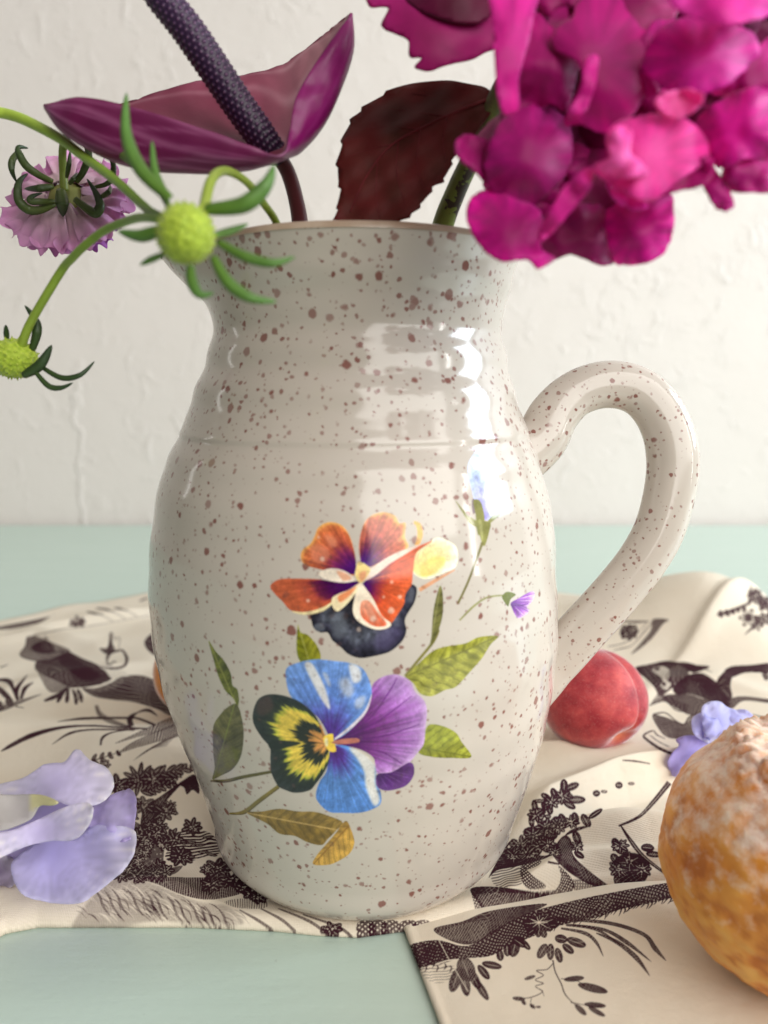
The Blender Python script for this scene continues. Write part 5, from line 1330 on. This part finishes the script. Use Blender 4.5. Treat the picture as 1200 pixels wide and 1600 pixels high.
for row in rows:
    for p_, u, w in row:
        out = 1 - sstep(.33, .42, w)
        right = sstep(.50, .60, u)
        c_out = np.array((108, 24, 74)) * (1 - right) + np.array((130, 12, 96)) * right
        vn = max(abs(math.sin((w * 9 - u * 1.6 + .12 * math.sin(u * 15)) * PI)) ** 8, .8 * abs(math.sin((w * 14 + u * 3.1 + .2 * math.sin(u * 23 + 1)) * PI)) ** 14)
        c_out = c_out * (1 - .42 * vn * (1 - .7 * right)) + np.array((204, 150, 180)) * .42 * vn * (1 - .7 * right)
        e = max(sstep(.10, .0, u), sstep(.40, .52, u) * (1 - right)) * .45; c_out = c_out * (1 - e) + np.array((190, 150, 176)) * e
        c_in = np.array((142, 64, 88)) * (1 - sstep(.45, .8, u)) + np.array((184, 130, 140)) * sstep(.45, .8, u)  # paler inner face: the gloss on the spathe is put into its colour
        vi = abs(math.sin((w * 6 + 1.8 * u + .8 * mnoise.noise(Vector((u * 6, w * 3, 1.)))) * PI)) ** 9 * (.4 + .6 * abs(mnoise.noise(Vector((u * 9, w * 5, 4.))))) * 1.6
        c_in = c_in * (1 - .4 * vi) + np.array((216, 180, 186)) * .4 * vi
        ed = sstep(.93, 1.0, w) * .7; c_in = c_in * (1 - ed) + np.array((110, 40, 66)) * ed
        cols.append(lin(c_out * out + c_in * (1 - out)))
setcol(me, cols)
SPA = botanical('spathe_skin', .42, .20, .2, 130., .0006, 0., .4, .06)
so = adopt(link('spathe', me, SPA), an_); thicken(so, .0009, 0, 0)
# spadix with its rows of bumps
c = catmull([(437, 248), (410, 215), (370, 160), (330, 100), (290, 42), (250, -8), (225, -45)], 60, False)
P3 = np.array([P(x, y, t) for (x, y), t in zip(c, np.linspace(.250, .226, len(c)))])
d = np.gradient(P3, axis=0); L = np.concatenate([[0], np.cumsum(np.linalg.norm(np.diff(P3, axis=0), axis=1))]); d /= np.linalg.norm(d, axis=1)[:, None]
ns = 96; V = []; cols = []
ref = np.cross(d[0], CAMZ)
sp_l = .00178
for i, p_ in enumerate(P3):
    u = i / (len(P3) - 1)
    ux = ref - d[i] * np.dot(ref, d[i]); ux /= np.linalg.norm(ux); uy = np.cross(d[i], ux)
    R = .0050 * np.interp(u, [0, .06, .2, .6, .93, 1], [.55, .8, .98, 1.0, .92, .35])
    for k_ in range(ns):
        a = 2 * PI * k_ / ns
        aa = a / (2 * PI) * 18; rr = L[i] / sp_l + .5 * aa
        da = (aa * 1.0 - round(aa)) ; dl = L[i] / sp_l - math.floor(L[i] / sp_l)
        m = int(math.floor(L[i] / sp_l))
        fa = (aa + .5 * (m % 2)) % 1 - .5; fl = dl - .5
        q = (fa * 2 * PI * R / 18 / sp_l) ** 2 + fl ** 2
        b = math.exp(-q / .06)
        V.append(p_ + (R + .00042 * b) * (math.cos(a) * ux + math.sin(a) * uy))
        tipc = math.exp(-q / .03)
        base = np.array((44, 18, 50)) * (1 - u) + np.array((66, 36, 80)) * u
        cols.append(lin(base * (.8 + .2 * b) * (1 - .6 * tipc) + np.array((190, 150, 172)) * .6 * tipc))
F = grid_faces(len(P3), ns, True); F.append(tuple(range(ns))[::-1]); F.append(tuple(range((len(P3) - 1) * ns, len(P3) * ns)))
me = mesh('spadix', V, F); setcol(me, cols)
adopt(link('spadix', me, botanical('spadix_skin', .42, 0., .1, 300., .0002, 0., .4)), an_)

# ------------------------------------------------------------------ scabious sprig
sc = empty('scabious_sprig', tuple(P(450, 430, .262)), 'branching green scabious sprig with one mauve bloom and two green buds', 'scabious')
GS = (146, 170, 52); GD = (62, 92, 40); GM = (92, 132, 44)
def stem_part(pts, ts, rpx, c1, c2, parent=sc, name='stem'):
    V, F = ptube(pts, ts, rpx, 10)
    me = mesh(name, V, F); n = len(V)
    setcol(me, [lin(np.array(c1) * (1 - i / n) + np.array(c2) * (i / n)) for i in range(n)])
    return adopt(link(name, me, STEMM), parent)
Z6 = T(0, 160, 5.0); Z1 = T(0, 0, 2.0)
stem_part([(455, 440), (436, 358), (412, 318), (385, 284), (352, 267), (330, 282), (318, 330)], [.262, .246, .232, .220, .208, .195, .184], [6, 6, 6, 6, 7, 8, 9], (112, 130, 44), (150, 170, 60))
stem_part([(318, 330), (270, 342)] + Z6([(1200, 868), (1100, 790), (950, 650), (800, 530), (650, 420), (480, 290), (300, 190), (150, 120), (0, 80), (-150, 70)]), [.184, .194, .208, .221, .232, .240, .246, .250, .250], [7, 7.5, 7.5, 8, 8.5], (84, 120, 44), (176, 200, 74))
stem_part([(280, 350)] + Z6([(1200, 908), (1080, 903), (950, 942), (800, 1010), (650, 1130), (560, 1220), (490, 1300)]) + [(66, 472), (44, 512), (32, 545)], [.185, .198, .211, .222, .230, .238, .246, .252], [6, 7, 6.5, 6.5, 6.5, 6.5, 7], (96, 130, 44), (150, 172, 60))
stem_part([(272, 338)] + Z6([(1200, 610), (1050, 480), (900, 370), (750, 270), (620, 228), (540, 250), (497, 330), (488, 430), (496, 560), (502, 690)]), [.185, .205, .223, .240, .255, .266, .272, .276, .279, .280], [5, 6, 7, 6.5, 6, 6, 6, 6, 6.5, 7], (78, 112, 46), (120, 130, 50))
def ribbon_part(name, pts, ts, wpx, c1, c2, parent, fold=.35, th=.0003, tip=True):
    c = catmull(pts, 6, False); N_ = len(c)
    t = np.interp(np.linspace(0, 1, N_), np.linspace(0, 1, len(ts)), ts)
    P3 = np.array([P(x, y, q) for (x, y), q in zip(c, t)])
    d = np.gradient(P3, axis=0); d /= np.linalg.norm(d, axis=1)[:, None] + 1e-9
    V = []; cols = []
    for i in range(N_):
        u = i / (N_ - 1)
        w = wpx * t[i] / FOC / 2 * (math.sin(PI * min(1, .22 + .78 * u)) ** .6 if tip else 1) * (.75 + .25 * math.sin(PI * u))
        tow = CAM - P3[i]; tow /= np.linalg.norm(tow)
        sd = np.cross(d[i], tow); sd /= np.linalg.norm(sd) + 1e-9; nn = np.cross(sd, d[i])
        for v in (-1, -.5, 0, .5, 1):
            V.append(P3[i] + sd * w * v - nn * fold * w * abs(v) ** 1.3)
            cols.append(lin((np.array(c1) * (1 - u) + np.array(c2) * u) * (1.12 if v == 0 else 1)))
    me = mesh(name, V, grid_faces(N_, 5)); setcol(me, cols)
    o = link(name, me, LEAFM); adopt(o, parent); thicken(o, th)
    return o
def bud(cpx, t, rx, ry, parent, seed):
    cen = P(*cpx, t); b = empty('bud', tuple(cen)); adopt(b, parent)
    D = sphere_dirs(60, 80); V = []; cols = []
    for dx, dy, dz in D:
        n = fbm((dx + seed, dy, dz), 2.0)
        cell = 0.5 + .5 * math.sin(14 * dx + seed + 2 * n) * math.sin(14 * dy + n) * math.sin(14 * dz)
        r = 1 + .05 * cell + .05 * n
        V.append(cen + (dx * CAMX * rx + dy * CAMY * ry + dz * CAMZ * rx * .9) * r * t / FOC)
        cols.append(lin(np.array((138, 164, 34)) * (1 - cell) + np.array((186, 206, 64)) * cell))
    me = mesh('bud_head', V, grid_faces(60, 80, True)); setcol(me, cols)
    o = link('bud_head', me, botanical('bud_skin_%d' % seed, .6, 0, .3, 700., .0012, .3)); adopt(o, b)
    # pointed scales all over the head
    V = []; F = []; cols = []; rr = random.Random(seed)
    for k_ in range(150):
        zf = 1 - 2 * (k_ + .5) / 150; a = k_ * 2.39996; q = math.sqrt(1 - zf * zf)
        dv = q * math.cos(a) * CAMX * rx + q * math.sin(a) * CAMY * ry + zf * CAMZ * rx * .9
        n_ = dv / np.linalg.norm(dv); e1 = np.cross(n_, CAMY + .01 * CAMX); e1 /= np.linalg.norm(e1); e2 = np.cross(n_, e1)
        base = cen + dv * t / FOC * 1.0; s_ = rx * .085 * t / FOC; o_ = len(V)
        for g in range(5): V.append(base + s_ * (math.cos(g * 1.2566) * e1 + math.sin(g * 1.2566) * e2)); cols.append(lin((146, 172, 40)))
        V.append(base + n_ * s_ * rr.uniform(1.4, 2.2)); cols.append(lin((198, 214, 86)))
        F += [(o_ + g, o_ + (g + 1) % 5, o_ + 5) for g in range(5)]
    me = mesh('bud_scales', V, F); setcol(me, cols); o = link('bud_scales', me, LEAFM); adopt(o, b); tag(o, kind='stuff')
    return b
b1 = bud((290, 365), .178, 43, 44, sc, 1); tag(b1, 'green scabious bud in front of the jug lip')
for q, w, ts in (([(530, 620), (440, 530), (395, 420), (395, 290)], 22, [.196, .200, .205, .21]), ([(520, 610), (485, 540), (475, 440)], 13, [.2, .206, .21]), ([(640, 655), (760, 640), (830, 580), (857, 515)], 26, [.192, .19, .19, .192]), ([(680, 755), (760, 800), (850, 822), (922, 803)], 16, [.19, .188, .188, .19]), ([(665, 800), (710, 880), (780, 930), (865, 943)], 19, [.188, .185, .185, .188]), ([(595, 830), (600, 880), (625, 920), (668, 915)], 17, [.19, .192, .194, .196]), ([(510, 715), (440, 737), (368, 722)], 20, [.196, .199, .203]), ([(510, 795), (470, 812), (438, 828)], 10, [.194, .198, .2]), ([(670, 735), (720, 722), (775, 700)], 12, [.196, .199, .202])):
    ribbon_part('bract', Z1(q), [q_ * .925 for q_ in ts], w, (90, 124, 44), (86, 128, 62), b1, .5)
b2 = bud((22, 560), .254, 34, 29, sc, 2); tag(b2, 'small green scabious bud hanging at the left edge')
for q, w, ts in (([(100, 1095), (115, 1040), (110, 1000), (78, 955)], 14, [.252, .25, .25, .252]), ([(22, 1065), (20, 1040), (18, 1015)], 8, [.254, .252, .25]), ([(70, 1175), (125, 1140), (162, 1078)], 16, [.246, .244, .244]), ([(120, 1140), (190, 1180), (250, 1172), (295, 1130)], 8.5, [.248, .246, .246, .248]), ([(105, 1155), (150, 1205), (190, 1212), (228, 1196)], 8.5, [.246, .244, .244, .244]), ([(-10, 1060), (-20, 1030), (-40, 1020)], 10, [.254, .252, .25])):
    ribbon_part('bract', Z1(q), ts, w, (58, 78, 36), (44, 64, 40), b2, .5)
# mauve bloom seen from behind
cen = P(*Z6([(505, 720)])[0], .284)
bl = empty('bloom', tuple(cen)); adopt(bl, sc); tag(bl, 'mauve ruffled scabious bloom seen from behind')
face = camdir(.0, -.36, -.93)
fx, fy, fz = frame(face, CAMX)
if np.dot(fy, CAMY) < 0: fy = -fy
PETS = botanical('scabious_petal', .6, .35, .12, 160., .0004, .2)
rp = random.Random(4)
def ray_petal(ang, Lr, wd, lift, seed, c_in, c_out):
    nl, nw = 9, 11; V = []; cols = []; q_ = random.Random(seed)
    tilt = q_.uniform(-.25, .25)
    for i in range(nl):
        u = i / (nl - 1)
        for j in range(nw):
            v = j / (nw - 1) * 2 - 1
            lobe = 1 - .20 * abs(math.sin(v * PI * 1.5 + .2)) * u - .10 * v * v
            rr = .006 + Lr * u * lobe
            ww = wd * (.28 + .72 * u ** .8) * v
            zz = lift * u + .0022 * math.sin(v * 7 + seed) * u * u + .0016 * math.sin(u * 6 + seed * 2) + tilt * ww * u
            V.append(cen + fx * (rr * math.cos(ang) - ww * math.sin(ang)) + fy * (rr * math.sin(ang) + ww * math.cos(ang)) + fz * zz)
            cols.append(lin((np.array(c_in) * (1 - u) + np.array(c_out) * u) * q_.uniform(.95, 1.05)))
    me = mesh('petal', V, grid_faces(nl, nw)); setcol(me, cols)
    o = link('petal', me, PETS); adopt(o, bl); thicken(o, .00025, 0, 1)
for k_ in range(15):
    a = 2 * PI * k_ / 15 + rp.uniform(-.1, .1)
    ray_petal(a, .0205 * rp.uniform(.88, 1.1), .0068 * rp.uniform(.85, 1.2), .004 + rp.uniform(-.002, .002), k_, (226, 200, 200), (228, 164, 214))
for k_ in range(13):
    a = 2 * PI * (k_ + .5) / 13 + rp.uniform(-.15, .15)
    ray_petal(a, .0160 * rp.uniform(.9, 1.15), .0055 * rp.uniform(.9, 1.2), .009 + rp.uniform(-.002, .003), k_ + 30, (212, 172, 190), (216, 142, 206))
for k_ in range(11):
    a = 2 * PI * k_ / 11 + rp.uniform(-.2, .2)
    ray_petal(a, .0105, .0050, .014, k_ + 60, (180, 120, 160), (176, 90, 186))
V = []; cols = []
for dx, dy, dz in sphere_dirs(24, 32):
    V.append(cen + .0075 * (dx * fx + dy * fy) + .0045 * dz * fz + .003 * fz); cols.append(lin((150, 150, 84)))
me = mesh('calyx', V, grid_faces(24, 32, True)); setcol(me, cols); adopt(link('calyx', me, LEAFM), bl)
for i, (q, w) in enumerate((([(415, 620), (300, 565), (205, 495), (150, 400), (150, 350), (218, 357)], 12), ([(150, 380), (98, 450), (92, 530), (128, 622)], 10), ([(430, 790), (320, 838), (225, 838), (150, 770), (140, 665), (165, 600), (218, 556)], 14), ([(475, 670), (485, 790), (492, 892)], 20), ([(580, 750), (680, 830), (750, 862), (782, 800), (745, 700), (680, 598)], 15), ([(595, 625), (650, 540), (692, 420), (672, 340), (622, 286)], 11), ([(740, 662), (820, 642), (872, 600), (887, 500), (850, 400), (780, 352), (688, 324)], 8), ([(780, 745), (850, 700), (862, 648)], 8), ([(420, 655), (300, 672), (192, 675)], 11), ([(440, 775), (330, 775), (238, 772), (250, 735), (330, 708)], 10), ([(540, 640), (570, 600), (605, 550)], 7), ([(520, 590), (540, 480), (548, 380)], 7))):
    n = len(q)
    ts = [.2765 - .006 * math.sin(PI * j / (n - 1)) for j in range(n)]
    ribbon_part('bract', Z6(q), ts, w, (84, 96, 40), (40, 58, 34), bl, .4)
